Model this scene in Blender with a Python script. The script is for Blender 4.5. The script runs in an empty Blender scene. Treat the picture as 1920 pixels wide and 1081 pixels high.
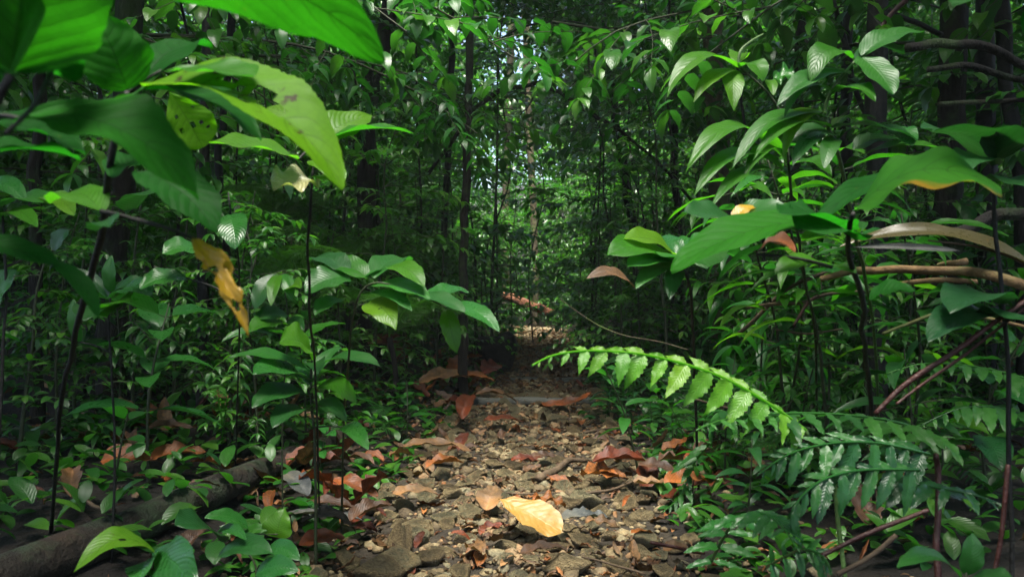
import bpy, math, random
import numpy as np
from mathutils import Vector, Matrix, Quaternion, noise

random.seed(7); RNG = np.random.default_rng(7)
SC = bpy.context.scene
COL = SC.collection
R = math.radians

# ------------------------------------------------------------------ camera
CZ, F = 0.62, 1507.0                       # eye height (m), focal length in pixels of a 1920 wide picture
cam = bpy.data.cameras.new("camera"); co = bpy.data.objects.new("camera", cam); COL.objects.link(co)
co.location = (0, 0, CZ); co.rotation_euler = (R(90), 0, 0)
cam.sensor_width = 36; cam.lens = 36 * F / 1920; cam.clip_start = 0.05; cam.clip_end = 400
cam.dof.use_dof = True; cam.dof.focus_distance = 2.6; cam.dof.aperture_fstop = 10
SC.camera = co

# ------------------------------------------------------------------ light
w = bpy.data.worlds.new("World"); SC.world = w; w.use_nodes = True
nt = w.node_tree; bg = nt.nodes["Background"]
sky = nt.nodes.new("ShaderNodeTexSky"); sky.sky_type = 'NISHITA'; sky.sun_disc = False
SUN_EL, SUN_AZ = 74, 188                   # elevation, and compass angle the light comes from (0 = +Y, clockwise)
sky.sun_elevation = R(SUN_EL); sky.sun_rotation = R(SUN_AZ); sky.air_density = 1.0; sky.dust_density = 3.0; sky.ozone_density = 1.0
nt.links.new(sky.outputs[0], bg.inputs[0]); bg.inputs[1].default_value = 0.05
sl = bpy.data.lights.new("sun", 'SUN'); so = bpy.data.objects.new("sun", sl); COL.objects.link(so)
sl.energy = 2.1; sl.angle = R(24); sl.color = (1.0, 0.96, 0.88)
d = Vector((math.sin(R(SUN_AZ)) * math.cos(R(SUN_EL)), math.cos(R(SUN_AZ)) * math.cos(R(SUN_EL)), math.sin(R(SUN_EL))))
so.rotation_euler = d.to_track_quat('Z', 'Y').to_euler()
SC.view_settings.view_transform = 'Standard'; SC.view_settings.look = 'None'
SC.view_settings.gamma = 1; SC.view_settings.use_curve_mapping = False
SC.view_settings.exposure = 3.25
cy = SC.cycles
cy.use_denoising = True; cy.denoising_prefilter = 'ACCURATE'; cy.max_bounces = 6; cy.diffuse_bounces = 3; cy.glossy_bounces = 2
cy.transmission_bounces = 4; cy.sample_clamp_indirect = 4; cy.caustics_reflective = False; cy.caustics_refractive = False

# ------------------------------------------------------------------ helpers
def P(px, py, d):                          # a point of the photograph at depth d
    return Vector(((px - 960) / F * d, d, CZ - (py - 540) / F * d))

def sstep(a, b, x):
    t = min(1, max(0, (x - a) / (b - a))); return t * t * (3 - 2 * t)

PATHC = [(0, -.02), (1.8, .0), (2.6, .04), (4.3, .11), (5.8, .27), (8.5, .38), (11.7, .40), (13, .2), (16, -.8), (25, -4), (60, -10)]
PATHW = [(0, .80), (1.8, .76), (4.3, .62), (6, .54), (12, .52), (60, .6)]
def lerp(tab, y):
    if y <= tab[0][0]: return tab[0][1]
    for (a, va), (b, vb) in zip(tab, tab[1:]):
        if y <= b: return va + (vb - va) * (y - a) / (b - a)
    return tab[-1][1]
def pathx(y): return lerp(PATHC, y)
def pathw(y): return lerp(PATHW, y)
def edge(x, y): return abs(x - pathx(y)) - pathw(y) / 2     # metres outside the path edge
def H(x, y):
    e = edge(x, y)
    h = 0.10 * sstep(0.0, .7, e) + 0.10 * max(0, e - 1.2) + 0.06 * max(0, e - 5)
    h += 0.05 * sstep(0, .4, e) * noise.noise(Vector((x * 1.7, y * 1.7, 0)))
    h += 0.012 * noise.noise(Vector((x * 7, y * 7, 3)))
    h += 0.15 * max(0, y - 16)
    h += 0.06 * max(0, -y)
    return h

def link(o, parent=None):
    COL.objects.link(o)
    if parent is not None: o.parent = parent
    return o
def tag(o, label=None, cat=None, group=None, kind=None):
    if label: o['label'] = label
    if cat: o['category'] = cat
    if group: o['group'] = group
    if kind: o['kind'] = kind
    return o
def empty(name, loc, label, cat, group=None):
    o = bpy.data.objects.new(name, None); o.location = loc; o.empty_display_size = .05; link(o)
    return tag(o, label, cat, group)

def mesh_np(name, V, Fq, mat, uv=None, rnd=None, smooth=True):
    """V (n,3), Fq (m,4) or (m,3) faces, uv per vertex, rnd per vertex"""
    V = np.ascontiguousarray(V, dtype=np.float32); Fq = np.ascontiguousarray(Fq, dtype=np.int32)
    me = bpy.data.meshes.new(name); k = Fq.shape[1]
    me.vertices.add(len(V)); me.vertices.foreach_set('co', V.ravel())
    me.loops.add(Fq.size); me.loops.foreach_set('vertex_index', Fq.ravel())
    me.polygons.add(len(Fq)); me.polygons.foreach_set('loop_start', np.arange(0, Fq.size, k, dtype=np.int32))
    me.polygons.foreach_set('loop_total', np.full(len(Fq), k, dtype=np.int32))
    if smooth: me.polygons.foreach_set('use_smooth', np.ones(len(Fq), dtype=bool))
    if uv is not None:
        l = me.uv_layers.new(name='UVMap'); l.data.foreach_set('uv', np.ascontiguousarray(uv[Fq.ravel()], dtype=np.float32).ravel())
    if rnd is not None:
        a = me.attributes.new('rnd', 'FLOAT', 'POINT'); a.data.foreach_set('value', np.ascontiguousarray(rnd, dtype=np.float32))
    me.materials.append(mat); me.update(calc_edges=True)
    return me

def join_np(chunks):
    """chunks of (V, F, uv, rnd) -> one"""
    Vs, Fs, Us, Rs, n = [], [], [], [], 0
    for V, Fc, U, r in chunks:
        Vs.append(V); Fs.append(Fc + n); Us.append(U); Rs.append(r); n += len(V)
    return np.concatenate(Vs), np.concatenate(Fs), np.concatenate(Us), np.concatenate(Rs)

def smooth_pts(pts, n=6):
    pts = [Vector(p) for p in pts]
    if len(pts) < 3: return [pts[0].lerp(pts[-1], i / n) for i in range(n + 1)]
    q = [2 * pts[0] - pts[1]] + pts + [2 * pts[-1] - pts[-2]]; out = []
    for i in range(1, len(q) - 2):
        a, b, c, e = q[i - 1], q[i], q[i + 1], q[i + 2]
        for k in range(n):
            t = k / n
            out.append(.5 * ((2 * b) + (c - a) * t + (2 * a - 5 * b + 4 * c - e) * t * t + (3 * b - a - 3 * c + e) * t ** 3))
    out.append(pts[-1]); return out

def tube_np(pts, r0, r1, sides=6, n=6, rough=0.0, seed=0, prof=None):
    p = smooth_pts(pts, n); m = len(p); V = []; U = []
    if rough > .1:
        rm = max(r0, r1); p = [c + Vector((noise.noise(c * 9), noise.noise(c * 9 + Vector((7, 0, 0))), noise.noise(c * 9 + Vector((0, 7, 0))))) * min(rm, .012) * 1.8 * math.sin(math.pi * i / (m - 1)) for i, c in enumerate(p)]
    up = Vector((.3, .9, .2)).normalized(); L = 0
    for i, c in enumerate(p):
        t = (p[min(i + 1, m - 1)] - p[max(i - 1, 0)]).normalized()
        s = t.cross(up)
        if s.length < .05: s = t.cross(Vector((1, 0, 0)))
        s.normalize(); b = t.cross(s); f = i / (m - 1)
        r = prof(f) if prof else r0 + (r1 - r0) * f
        if i: L += (c - p[i - 1]).length
        for k in range(sides):
            a = 2 * math.pi * k / sides
            rr = r * (1 + rough * noise.noise(Vector((math.cos(a) * 1.5 + seed, math.sin(a) * 1.5, L * 6))))
            V.append(c + (s * math.cos(a) + b * math.sin(a)) * rr); U.append((k / sides, L))
    Fc = []
    for i in range(m - 1):
        for k in range(sides):
            k2 = (k + 1) % sides
            Fc.append((i * sides + k, i * sides + k2, (i + 1) * sides + k2, (i + 1) * sides + k))
    c0 = len(V); V.append(p[0]); V.append(p[-1]); U += [(0, 0), (0, L)]
    for k in range(0, sides, 1):
        k2 = (k + 1) % sides
        Fc.append((c0, c0, k2, k)); Fc.append((c0 + 1, c0 + 1, (m - 1) * sides + k, (m - 1) * sides + k2))
    Fc = np.array(Fc, dtype=np.int32)
    keep = Fc[:, 0] != Fc[:, 1]                       # caps are dropped where degenerate quads would be needed
    return np.array(V), Fc[keep], np.array(U), np.full(len(V), random.random())

def capped_tube(pts, r0, r1, sides, n, rough, seed, prof=None):
    V, Fc, U, r = tube_np(pts, r0, r1, sides, n, rough, seed, prof)
    m = (len(V) - 2) // sides; c0 = len(V) - 2; ex = []
    for k in range(0, sides, 2):                      # end caps from quads round the centre point
        a, b, c = k, (k + 1) % sides, (k + 2) % sides
        ex.append((c0, c, b, a)); o = (m - 1) * sides; ex.append((c0 + 1, o + a, o + b, o + c))
    return V, np.concatenate([Fc, np.array(ex, dtype=np.int32)]), U, r

# ------------------------------------------------------------------ materials
def N(nt, t, **kw):
    n = nt.nodes.new(t)
    for k, v in kw.items(): setattr(n, k, v)
    return n
def mth(nt, op, a, b=None, c=None, clamp=False):
    n = nt.nodes.new("ShaderNodeMath"); n.operation = op; n.use_clamp = clamp
    for i, v in enumerate((a, b, c)):
        if v is None: continue
        if isinstance(v, (int, float)): n.inputs[i].default_value = v
        else: nt.links.new(v, n.inputs[i])
    return n.outputs[0]
def mixc(nt, f, a, b, mode='MIX'):
    n = nt.nodes.new("ShaderNodeMix"); n.data_type = 'RGBA'; n.blend_type = mode; n.clamp_factor = True
    for i, v in ((0, f), (6, a), (7, b)):
        if isinstance(v, (int, float)): n.inputs[i].default_value = v
        elif isinstance(v, tuple): n.inputs[i].default_value = (*v[:3], 1)
        else: nt.links.new(v, n.inputs[i])
    return n.outputs[2]
def ramp(nt, f, stops):
    n = nt.nodes.new("ShaderNodeValToRGB"); nt.links.new(f, n.inputs[0]); e = n.color_ramp.elements
    while len(e) < len(stops): e.new(.5)
    for x, (p, c) in zip(e, stops): x.position = p; x.color = (*c, 1)
    return n.outputs[0]
def noise_t(nt, vec, scale, detail=4, rough=.55):
    n = nt.nodes.new("ShaderNodeTexNoise"); n.inputs['Scale'].default_value = scale; n.inputs['Detail'].default_value = detail
    n.inputs['Roughness'].default_value = rough
    if vec is not None: nt.links.new(vec, n.inputs['Vector'])
    return n.outputs[0]
def newmat(name):
    m = bpy.data.materials.new(name); m.use_nodes = True; nt = m.node_tree
    return m, nt, nt.nodes["Principled BSDF"], nt.nodes["Material Output"]

def leaf_mat(name, cols, trans=1.6, rough=.38, nveins=13, slope=.28, tfac=.45, spots=0.0, spotcol=(.10, .05, .01),
             edgecol=None, bump=.22, spec=.4, vein=.5, tsat=1.0, shift=0.0, vdark=False, side=False):
    """cols: list of colours chosen per leaf; translucent colour follows them"""
    m, nt, pb, out = newmat(name)
    uv = N(nt, "ShaderNodeUVMap"); sx = N(nt, "ShaderNodeSeparateXYZ"); nt.links.new(uv.outputs[0], sx.inputs[0])
    u, v = sx.outputs[0], sx.outputs[1]
    a = mth(nt, 'MULTIPLY', mth(nt, 'ABSOLUTE', mth(nt, 'SUBTRACT', u, .5)), 2)
    q = mth(nt, 'SUBTRACT', v, mth(nt, 'MULTIPLY', mth(nt, 'POWER', a, 1.25), slope))
    tc = N(nt, "ShaderNodeTexCoord")
    q = mth(nt, 'ADD', q, mth(nt, 'MULTIPLY', mth(nt, 'SUBTRACT', noise_t(nt, tc.outputs['Object'], 24, 2), .5), .9 / nveins))
    s = mth(nt, 'FRACT', mth(nt, 'MULTIPLY', mth(nt, 'ADD', q, 2.0), nveins))
    dist = mth(nt, 'MINIMUM', s, mth(nt, 'SUBTRACT', 1.0, s))          # 0 on a vein
    lat = mth(nt, 'SUBTRACT', 1.0, mth(nt, 'MULTIPLY', dist, 11), clamp=True)
    lat = mth(nt, 'MULTIPLY', lat, mth(nt, 'SUBTRACT', 1.05, a, clamp=True))
    mid = mth(nt, 'SUBTRACT', 1.0, mth(nt, 'MULTIPLY', a, 22), clamp=True)
    vn = mth(nt, 'MAXIMUM', lat, mid)
    oi = N(nt, "ShaderNodeObjectInfo"); at = N(nt, "ShaderNodeAttribute", attribute_name='rnd')
    rnd = mth(nt, 'FRACT', mth(nt, 'ADD', oi.outputs['Random'], at.outputs['Fac']))
    k = len(cols); base = ramp(nt, rnd, [((i + .0) / max(1, k - 1), c) for i, c in enumerate(cols)])
    nz = noise_t(nt, tc.outputs['Object'], 28, 3)
    base = mixc(nt, mth(nt, 'MULTIPLY', nz, .7), base, mixc(nt, 1.0, base, (.55, .62, .5), 'MULTIPLY'))
    if shift > .15:
        nb = noise_t(nt, tc.outputs['Object'], 9, 6, .75)
        base = mixc(nt, mth(nt, 'MULTIPLY', mth(nt, 'SUBTRACT', nb, .42), 5, clamp=True), mixc(nt, 1.0, base, (.38, .42, .5), 'MULTIPLY'), base)
    if spots > 0:
        n2 = noise_t(nt, tc.outputs['Object'], 55, 5, .7)
        f = mth(nt, 'MULTIPLY', mth(nt, 'SUBTRACT', n2, .72 - .25 * spots), 14, clamp=True)
        base = mixc(nt, f, base, spotcol)
    if edgecol is not None:
        f = mth(nt, 'MULTIPLY', mth(nt, 'SUBTRACT', mth(nt, 'ADD', a, mth(nt, 'MULTIPLY', noise_t(nt, tc.outputs['Object'], 22, 3), .9)), 1.22), 5, clamp=True)
        if side: f = mth(nt, 'MULTIPLY', f, mth(nt, 'MULTIPLY', mth(nt, 'MULTIPLY', mth(nt, 'SUBTRACT', u, .7), 6, clamp=True), mth(nt, 'MULTIPLY', mth(nt, 'SUBTRACT', v, .3), 6, clamp=True)))
        base = mixc(nt, f, base, edgecol)
    vo = N(nt, "ShaderNodeTexVoronoi", feature='DISTANCE_TO_EDGE'); vo.inputs['Scale'].default_value = 110; nt.links.new(tc.outputs['Object'], vo.inputs['Vector'])
    ret = mth(nt, 'SUBTRACT', 1.0, mth(nt, 'MULTIPLY', vo.outputs['Distance'], 9), clamp=True)      # fine net of small veins
    base = mixc(nt, mth(nt, 'MULTIPLY', ret, .30), base, mixc(nt, 1.0, base, (.6, .7, .6), 'MULTIPLY'))
    nl = noise_t(nt, tc.outputs['Object'], 6, 3)
    base = mixc(nt, mth(nt, 'MULTIPLY', mth(nt, 'SUBTRACT', nl, .45), 3, clamp=True), base, mixc(nt, 1.0, base, (1.35, 1.15, .9), 'MULTIPLY'))
    top = mixc(nt, mth(nt, 'MULTIPLY', vn, vein), base, mixc(nt, 1.0, base, (.45, .5, .5) if vdark else (2.1, 1.8, 1.9), 'MULTIPLY'))
    nt.links.new(top, pb.inputs['Base Color'])
    rr = mth(nt, 'ADD', mth(nt, 'MULTIPLY', noise_t(nt, tc.outputs['Object'], 90, 2), .22), rough - .11)
    nt.links.new(rr, pb.inputs['Roughness']); pb.inputs['Specular IOR Level'].default_value = spec
    bp = N(nt, "ShaderNodeBump"); bp.inputs['Strength'].default_value = bump; bp.inputs['Distance'].default_value = .0016
    hgt = mth(nt, 'ADD', mth(nt, 'POWER', mth(nt, 'MULTIPLY', dist, 2), .6), mth(nt, 'MULTIPLY', noise_t(nt, tc.outputs['Object'], 170, 3), .35))
    hgt = mth(nt, 'SUBTRACT', hgt, mth(nt, 'MULTIPLY', mid, .8))
    nt.links.new(hgt, bp.inputs['Height']); nt.links.new(bp.outputs[0], pb.inputs['Normal'])
    tr = N(nt, "ShaderNodeBsdfTranslucent"); nt.links.new(bp.outputs[0], tr.inputs['Normal'])
    tcol = mixc(nt, mth(nt, 'MULTIPLY', vn, .72), mixc(nt, 1.0, base, (trans * (1 + shift), trans * 1.35, trans * .55), 'MULTIPLY'), mixc(nt, 1.0, base, (.5, .6, .4), 'MULTIPLY'))
    nt.links.new(tcol, tr.inputs[0])
    mx = N(nt, "ShaderNodeMixShader"); mx.inputs[0].default_value = tfac
    nt.links.new(pb.outputs[0], mx.inputs[1]); nt.links.new(tr.outputs[0], mx.inputs[2]); nt.links.new(mx.outputs[0], out.inputs[0])
    return m

def rough_mat(name, stops, scale=6, rough=.85, bump=.6, dist=.01, coords='Object', scale2=40, stretch=None, spec=.3, moss=None, perobj=0.0, dk=(.4, 2.2)):
    m, nt, pb, out = newmat(name)
    tc = N(nt, "ShaderNodeTexCoord"); vec = tc.outputs[coords]
    if stretch:
        mp = N(nt, "ShaderNodeMapping"); mp.inputs['Scale'].default_value = stretch; nt.links.new(vec, mp.inputs[0]); vec = mp.outputs[0]
    at = N(nt, "ShaderNodeAttribute", attribute_name='rnd'); oi = N(nt, "ShaderNodeObjectInfo")
    rnd = mth(nt, 'FRACT', mth(nt, 'ADD', oi.outputs['Random'], at.outputs['Fac']))
    n1 = noise_t(nt, vec, scale, 6, .62); n2 = noise_t(nt, vec, scale2, 5, .7)
    f = mth(nt, 'ADD', mth(nt, 'MULTIPLY', n1, 1 - perobj * .8), mth(nt, 'MULTIPLY', rnd, perobj * .8))
    f = mth(nt, 'ADD', mth(nt, 'MULTIPLY', mth(nt, 'SUBTRACT', f, .5), 1.7), .5, clamp=True)
    c = ramp(nt, f, stops)
    c = mixc(nt, mth(nt, 'MULTIPLY', mth(nt, 'SUBTRACT', n2, dk[0]), dk[1], clamp=True), mixc(nt, 1.0, c, (.42, .42, .42), 'MULTIPLY'), c)
    if moss:
        n3 = noise_t(nt, tc.outputs['Object'], 5, 5, .7)
        c = mixc(nt, mth(nt, 'MULTIPLY', mth(nt, 'SUBTRACT', n3, .5), 8, clamp=True), c, moss)
    nt.links.new(c, pb.inputs['Base Color']); pb.inputs['Roughness'].default_value = rough; pb.inputs['Specular IOR Level'].default_value = spec
    bp = N(nt, "ShaderNodeBump"); bp.inputs['Strength'].default_value = bump; bp.inputs['Distance'].default_value = dist
    nt.links.new(mth(nt, 'ADD', n2, mth(nt, 'MULTIPLY', n1, 1.5)), bp.inputs['Height']); nt.links.new(bp.outputs[0], pb.inputs['Normal'])
    return m

M = {}
G1, G2, G3, G4 = (.016, .085, .012), (.022, .115, .014), (.012, .06, .014), (.04, .15, .012)
M['mid'] = leaf_mat('leaf_mid_green', [G1, G2, G3, G1], tfac=.42, spots=.15)
M['palecurl'] = leaf_mat('leaf_pale_withered', [(.22, .23, .12), (.24, .24, .13)], tfac=.3, bump=.8, spots=.2)
M['palmleaf'] = leaf_mat('palm_leaf_olive_brown', [(.055, .045, .018), (.06, .05, .02)], tfac=.15, rough=.3, nveins=40, slope=2.5, bump=.15, vein=.1, spots=.3)
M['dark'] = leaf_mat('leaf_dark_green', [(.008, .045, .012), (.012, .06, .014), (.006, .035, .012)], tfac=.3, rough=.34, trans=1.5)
M['fresh'] = leaf_mat('leaf_fresh_green', [(.03, .125, .008), (.022, .11, .008), (.045, .145, .008)], tfac=.5, trans=1.7, spec=.28, vdark=True, bump=.22)
M['yellowgreen'] = leaf_mat('leaf_yellow_green', [(.065, .17, .008), (.05, .155, .008), (.085, .185, .01)], tfac=.52, trans=1.6, spec=.28, vdark=True, bump=.2, spots=.25, spotcol=(.05, .03, .008))
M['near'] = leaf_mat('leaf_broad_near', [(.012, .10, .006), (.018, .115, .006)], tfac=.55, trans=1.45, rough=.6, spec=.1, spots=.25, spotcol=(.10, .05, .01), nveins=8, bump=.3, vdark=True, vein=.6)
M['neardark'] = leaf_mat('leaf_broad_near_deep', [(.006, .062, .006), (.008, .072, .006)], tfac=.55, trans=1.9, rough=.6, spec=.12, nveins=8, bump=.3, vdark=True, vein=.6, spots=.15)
M['holey'] = leaf_mat('leaf_spotted_yellow_green', [(.085, .22, .006), (.07, .20, .006)], tfac=.58, trans=1.5, spec=.12, rough=.55, spots=.42, spotcol=(.03, .02, .008), nveins=8, vdark=True, vein=.55, bump=.15)
M['glossy'] = leaf_mat('leaf_glossy_green', [(.012, .07, .014), (.02, .10, .014), (.01, .055, .016)], tfac=.25, rough=.3, bump=.3, spec=.32)
M['fern'] = leaf_mat('fern_green', [(.018, .085, .014), (.03, .12, .016), (.012, .06, .014)], tfac=.4, nveins=12, rough=.42)
M['fernlacy'] = leaf_mat('fern_lacy_green', [(.03, .115, .014), (.055, .15, .018), (.022, .09, .014)], tfac=.4, rough=.4, bump=.1, vein=0)
M['fernbright'] = leaf_mat('fern_bright_green', [(.11, .28, .012), (.055, .19, .010), (.13, .27, .015), (.08, .23, .012)], tfac=.5, spots=.2, nveins=12, slope=.3, trans=1.9, rough=.4, bump=.25, vein=.3)
M['bigedge'] = leaf_mat('leaf_green_with_browned_edge', [(.022, .11, .008), (.022, .11, .008)], tfac=.58, spec=.12, trans=2.0, nveins=6, slope=.30, edgecol=(.13, .085, .008), rough=.55, vein=.7, vdark=True, side=True)
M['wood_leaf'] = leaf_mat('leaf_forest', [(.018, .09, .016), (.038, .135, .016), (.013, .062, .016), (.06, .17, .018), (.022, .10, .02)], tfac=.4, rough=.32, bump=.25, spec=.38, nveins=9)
M['far_leaf'] = leaf_mat('leaf_far', [(.025, .10, .014), (.05, .14, .018), (.016, .07, .014), (.09, .20, .03)], tfac=.5, rough=.3, bump=.3, spec=.5, nveins=5)  # brighter than the forest leaf, to make the clearing look sunlit
M['dyingleaf'] = leaf_mat('leaf_dying_yellow', [(.36, .22, .015), (.34, .20, .015)], tfac=.45, trans=1.3, spots=.5, spotcol=(.07, .06, .01), shift=.1, nveins=8)
DRY = dict(tfac=.12, rough=.5, spec=.25, nveins=15, bump=.35, trans=1.0, spots=.25, spotcol=(.05, .025, .012), shift=.2)
M['orange'] = leaf_mat('dry_leaf_orange_brown', [(.20, .055, .014), (.27, .09, .02), (.13, .038, .012)], **DRY)
M['rust'] = leaf_mat('dry_leaf_rust', [(.14, .028, .010), (.09, .02, .008), (.18, .042, .012)], **DRY)
M['tan'] = leaf_mat('dry_leaf_tan', [(.20, .105, .045), (.13, .065, .03), (.25, .135, .06)], **DRY)
M['brown'] = leaf_mat('dry_leaf_brown', [(.07, .035, .02), (.10, .047, .024), (.055, .03, .018)], **DRY)
M['greyleaf'] = leaf_mat('dry_leaf_grey', [(.10, .10, .09), (.075, .075, .07)], **DRY)
M['blackleaf'] = leaf_mat('dry_leaf_blackened', [(.012, .012, .012), (.02, .015, .012)], **DRY)
M['yellow'] = leaf_mat('fallen_leaf_yellow', [(.27, .145, .03), (.29, .16, .035)], tfac=.1, rough=.5, nveins=8, bump=.5, trans=1.0, spots=.3, spotcol=(.22, .10, .02), shift=.1, vein=.25)
M['litter'] = leaf_mat('dry_leaf_mixed', [(.26, .09, .03), (.12, .06, .03), (.32, .18, .085), (.08, .045, .028), (.22, .12, .06), (.34, .13, .04), (.15, .10, .06)], **DRY)
M['stem'] = rough_mat('stem_green_brown', [(0, (.018, .025, .010)), (1, (.05, .07, .02))], rough=.6)
M['stemgreen'] = rough_mat('stem_pale_green', [(0, (.06, .13, .03)), (1, (.11, .20, .05))], rough=.5)
M['stemdark'] = rough_mat('stem_dark', [(0, (.004, .005, .003)), (1, (.014, .013, .009))], rough=.7)
M['bark'] = rough_mat('bark_dark_mossy', [(0, (.004, .004, .003)), (.5, (.014, .011, .007)), (1, (.045, .033, .02))], scale=9, bump=1, dist=.02, stretch=(1, 1, .25), moss=(.018, .035, .008))
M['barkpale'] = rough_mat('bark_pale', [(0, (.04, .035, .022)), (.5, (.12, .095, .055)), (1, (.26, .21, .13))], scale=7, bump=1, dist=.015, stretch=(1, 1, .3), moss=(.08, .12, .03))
M['barkwood'] = rough_mat('bough_tan', [(0, (.08, .045, .02)), (.5, (.20, .12, .05)), (1, (.33, .22, .11))], scale=10, bump=.8, dist=.006, moss=(.05, .06, .015))
M['log'] = rough_mat('log_weathered', [(0, (.009, .008, .006)), (.45, (.028, .021, .014)), (1, (.11, .065, .038))], scale=9, bump=1, dist=.02, stretch=(1, 1, 1), moss=(.022, .035, .016))
M['redlog'] = rough_mat('rotten_red_wood', [(0, (.09, .03, .015)), (.5, (.26, .10, .05)), (1, (.42, .20, .11))], scale=5, bump=1, dist=.03)
M['redstem'] = rough_mat('stem_red_brown', [(0, (.022, .006, .004)), (1, (.08, .02, .012))], rough=.5)
M['twig'] = rough_mat('twig_brown', [(0, (.05, .032, .018)), (1, (.17, .115, .065))], rough=.8)
M['plank'] = rough_mat('plank_grey', [(0, (.06, .06, .05)), (.5, (.13, .135, .115)), (1, (.22, .22, .18))], scale=5, bump=1, dist=.008, stretch=(.5, 6, 6))
M['stump'] = rough_mat('stump_black', [(0, (.008, .008, .007)), (1, (.022, .020, .016))], bump=1, dist=.03)
M['stone'] = rough_mat('stone_khaki', [(0, (.15, .105, .05)), (.3, (.26, .195, .095)), (.55, (.38, .29, .145)), (.75, (.27, .25, .14)), (1, (.36, .24, .115))], scale=4, rough=.6, bump=1, dist=.12, scale2=13, perobj=.6, spec=.25, dk=(.34, 5))
M['gravel'] = rough_mat('gravel_khaki', [(0, (.07, .05, .026)), (.3, (.15, .11, .055)), (.55, (.24, .18, .09)), (.75, (.15, .135, .08)), (1, (.24, .14, .065))], scale=18, rough=.75, bump=1, dist=.006, scale2=90, perobj=.8, spec=.3, dk=(.34, 4))
M['soil'] = rough_mat('soil_dark', [(0, (.007, .005, .004)), (.5, (.016, .011, .007)), (1, (.038, .024, .014))], scale=5, bump=1, dist=.03, scale2=45)
M['pathsoil'] = rough_mat('path_soil', [(0, (.025, .019, .012)), (.5, (.055, .042, .026)), (1, (.11, .085, .05))], scale=8, bump=1, dist=.02, scale2=60)
# ------------------------------------------------------------------ leaf shapes
PROF = dict(ovate=(.55, .95), lance=(.7, 1.0), ellip=(.55, .7), heart=(.28, .95), obov=(1.1, .55), round=(.42, .5), strap=(.32, .55), drip=(.6, 1.35), needle=(.25, .9))
def prof(kind, t):
    a, b = PROF[kind]; t0 = a / (a + b)
    return (t / t0) ** a * ((1 - t) / (1 - t0)) ** b
def leaf_grid(nv, nu, kind, serr=0.0, nteeth=14, ragged=0.0, seed=0):
    T, U, X = [], [], []
    for i in range(nv + 1):
        t = i / nv; tt = min(.997, max(.006, t)); wd = prof(kind, tt)
        for j in range(nu + 1):
            u = -1 + 2 * j / nu; k = wd
            if serr and abs(u) > .99: k *= 1 - serr * (1 - ((t * nteeth) % 1))
            if ragged and abs(u) > .6: k *= 1 - ragged * max(0, noise.noise(Vector((t * 9 + seed, u * 3, seed)))) * 1.8
            T.append(t); U.append(u); X.append(u * k)
    Fc = [(i * (nu + 1) + j, i * (nu + 1) + j + 1, (i + 1) * (nu + 1) + j + 1, (i + 1) * (nu + 1) + j) for i in range(nv) for j in range(nu)]
    return np.array(T), np.array(U), np.array(X), np.array(Fc, dtype=np.int32)

def leaf_tpl(L, W, kind='ellip', nv=6, nu=2, bend=.6, fold=.25, serr=0, wave=0.0, curl=0.0, seed=0, ragged=0, nteeth=14):
    """leaf along +Y from the origin, face up; bend = how far it curves down (radians over its length)"""
    T, U, X, Fc = leaf_grid(nv, nu, kind, serr, nteeth, ragged, seed)
    ang = -bend * T; ds = L / nv
    cy_, cz_ = {}, {}; y = z = 0
    for i in range(nv + 1):
        cy_[i] = y; cz_[i] = z; a = -bend * (i + .5) / nv + bend * .25
        y += ds * math.cos(a); z += ds * math.sin(a)
    idx = np.round(T * nv).astype(int)
    cyv = np.array([cy_[i] for i in idx]); czv = np.array([cz_[i] for i in idx])
    x = X * W / 2; h = fold * np.abs(x) + curl * (X ** 2) * W
    if wave: h = h + wave * W * np.abs(U) ** 2 * np.sin(T * 17 + U * 2 + seed)
    V = np.stack([x, cyv + h * np.sin(-ang) * .5, czv + h * np.cos(ang)], 1)
    return V, Fc, np.stack([U * .5 + .5, T], 1)

def xf(M4, V):
    A = np.array(M4); return V @ A[:3, :3].T + A[:3, 3]

def leaf_object(name, V, Fc, uv, mat, parent=None):
    me = mesh_np(name, V, Fc, mat, uv)
    return link(bpy.data.objects.new(name, me), parent)

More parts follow.
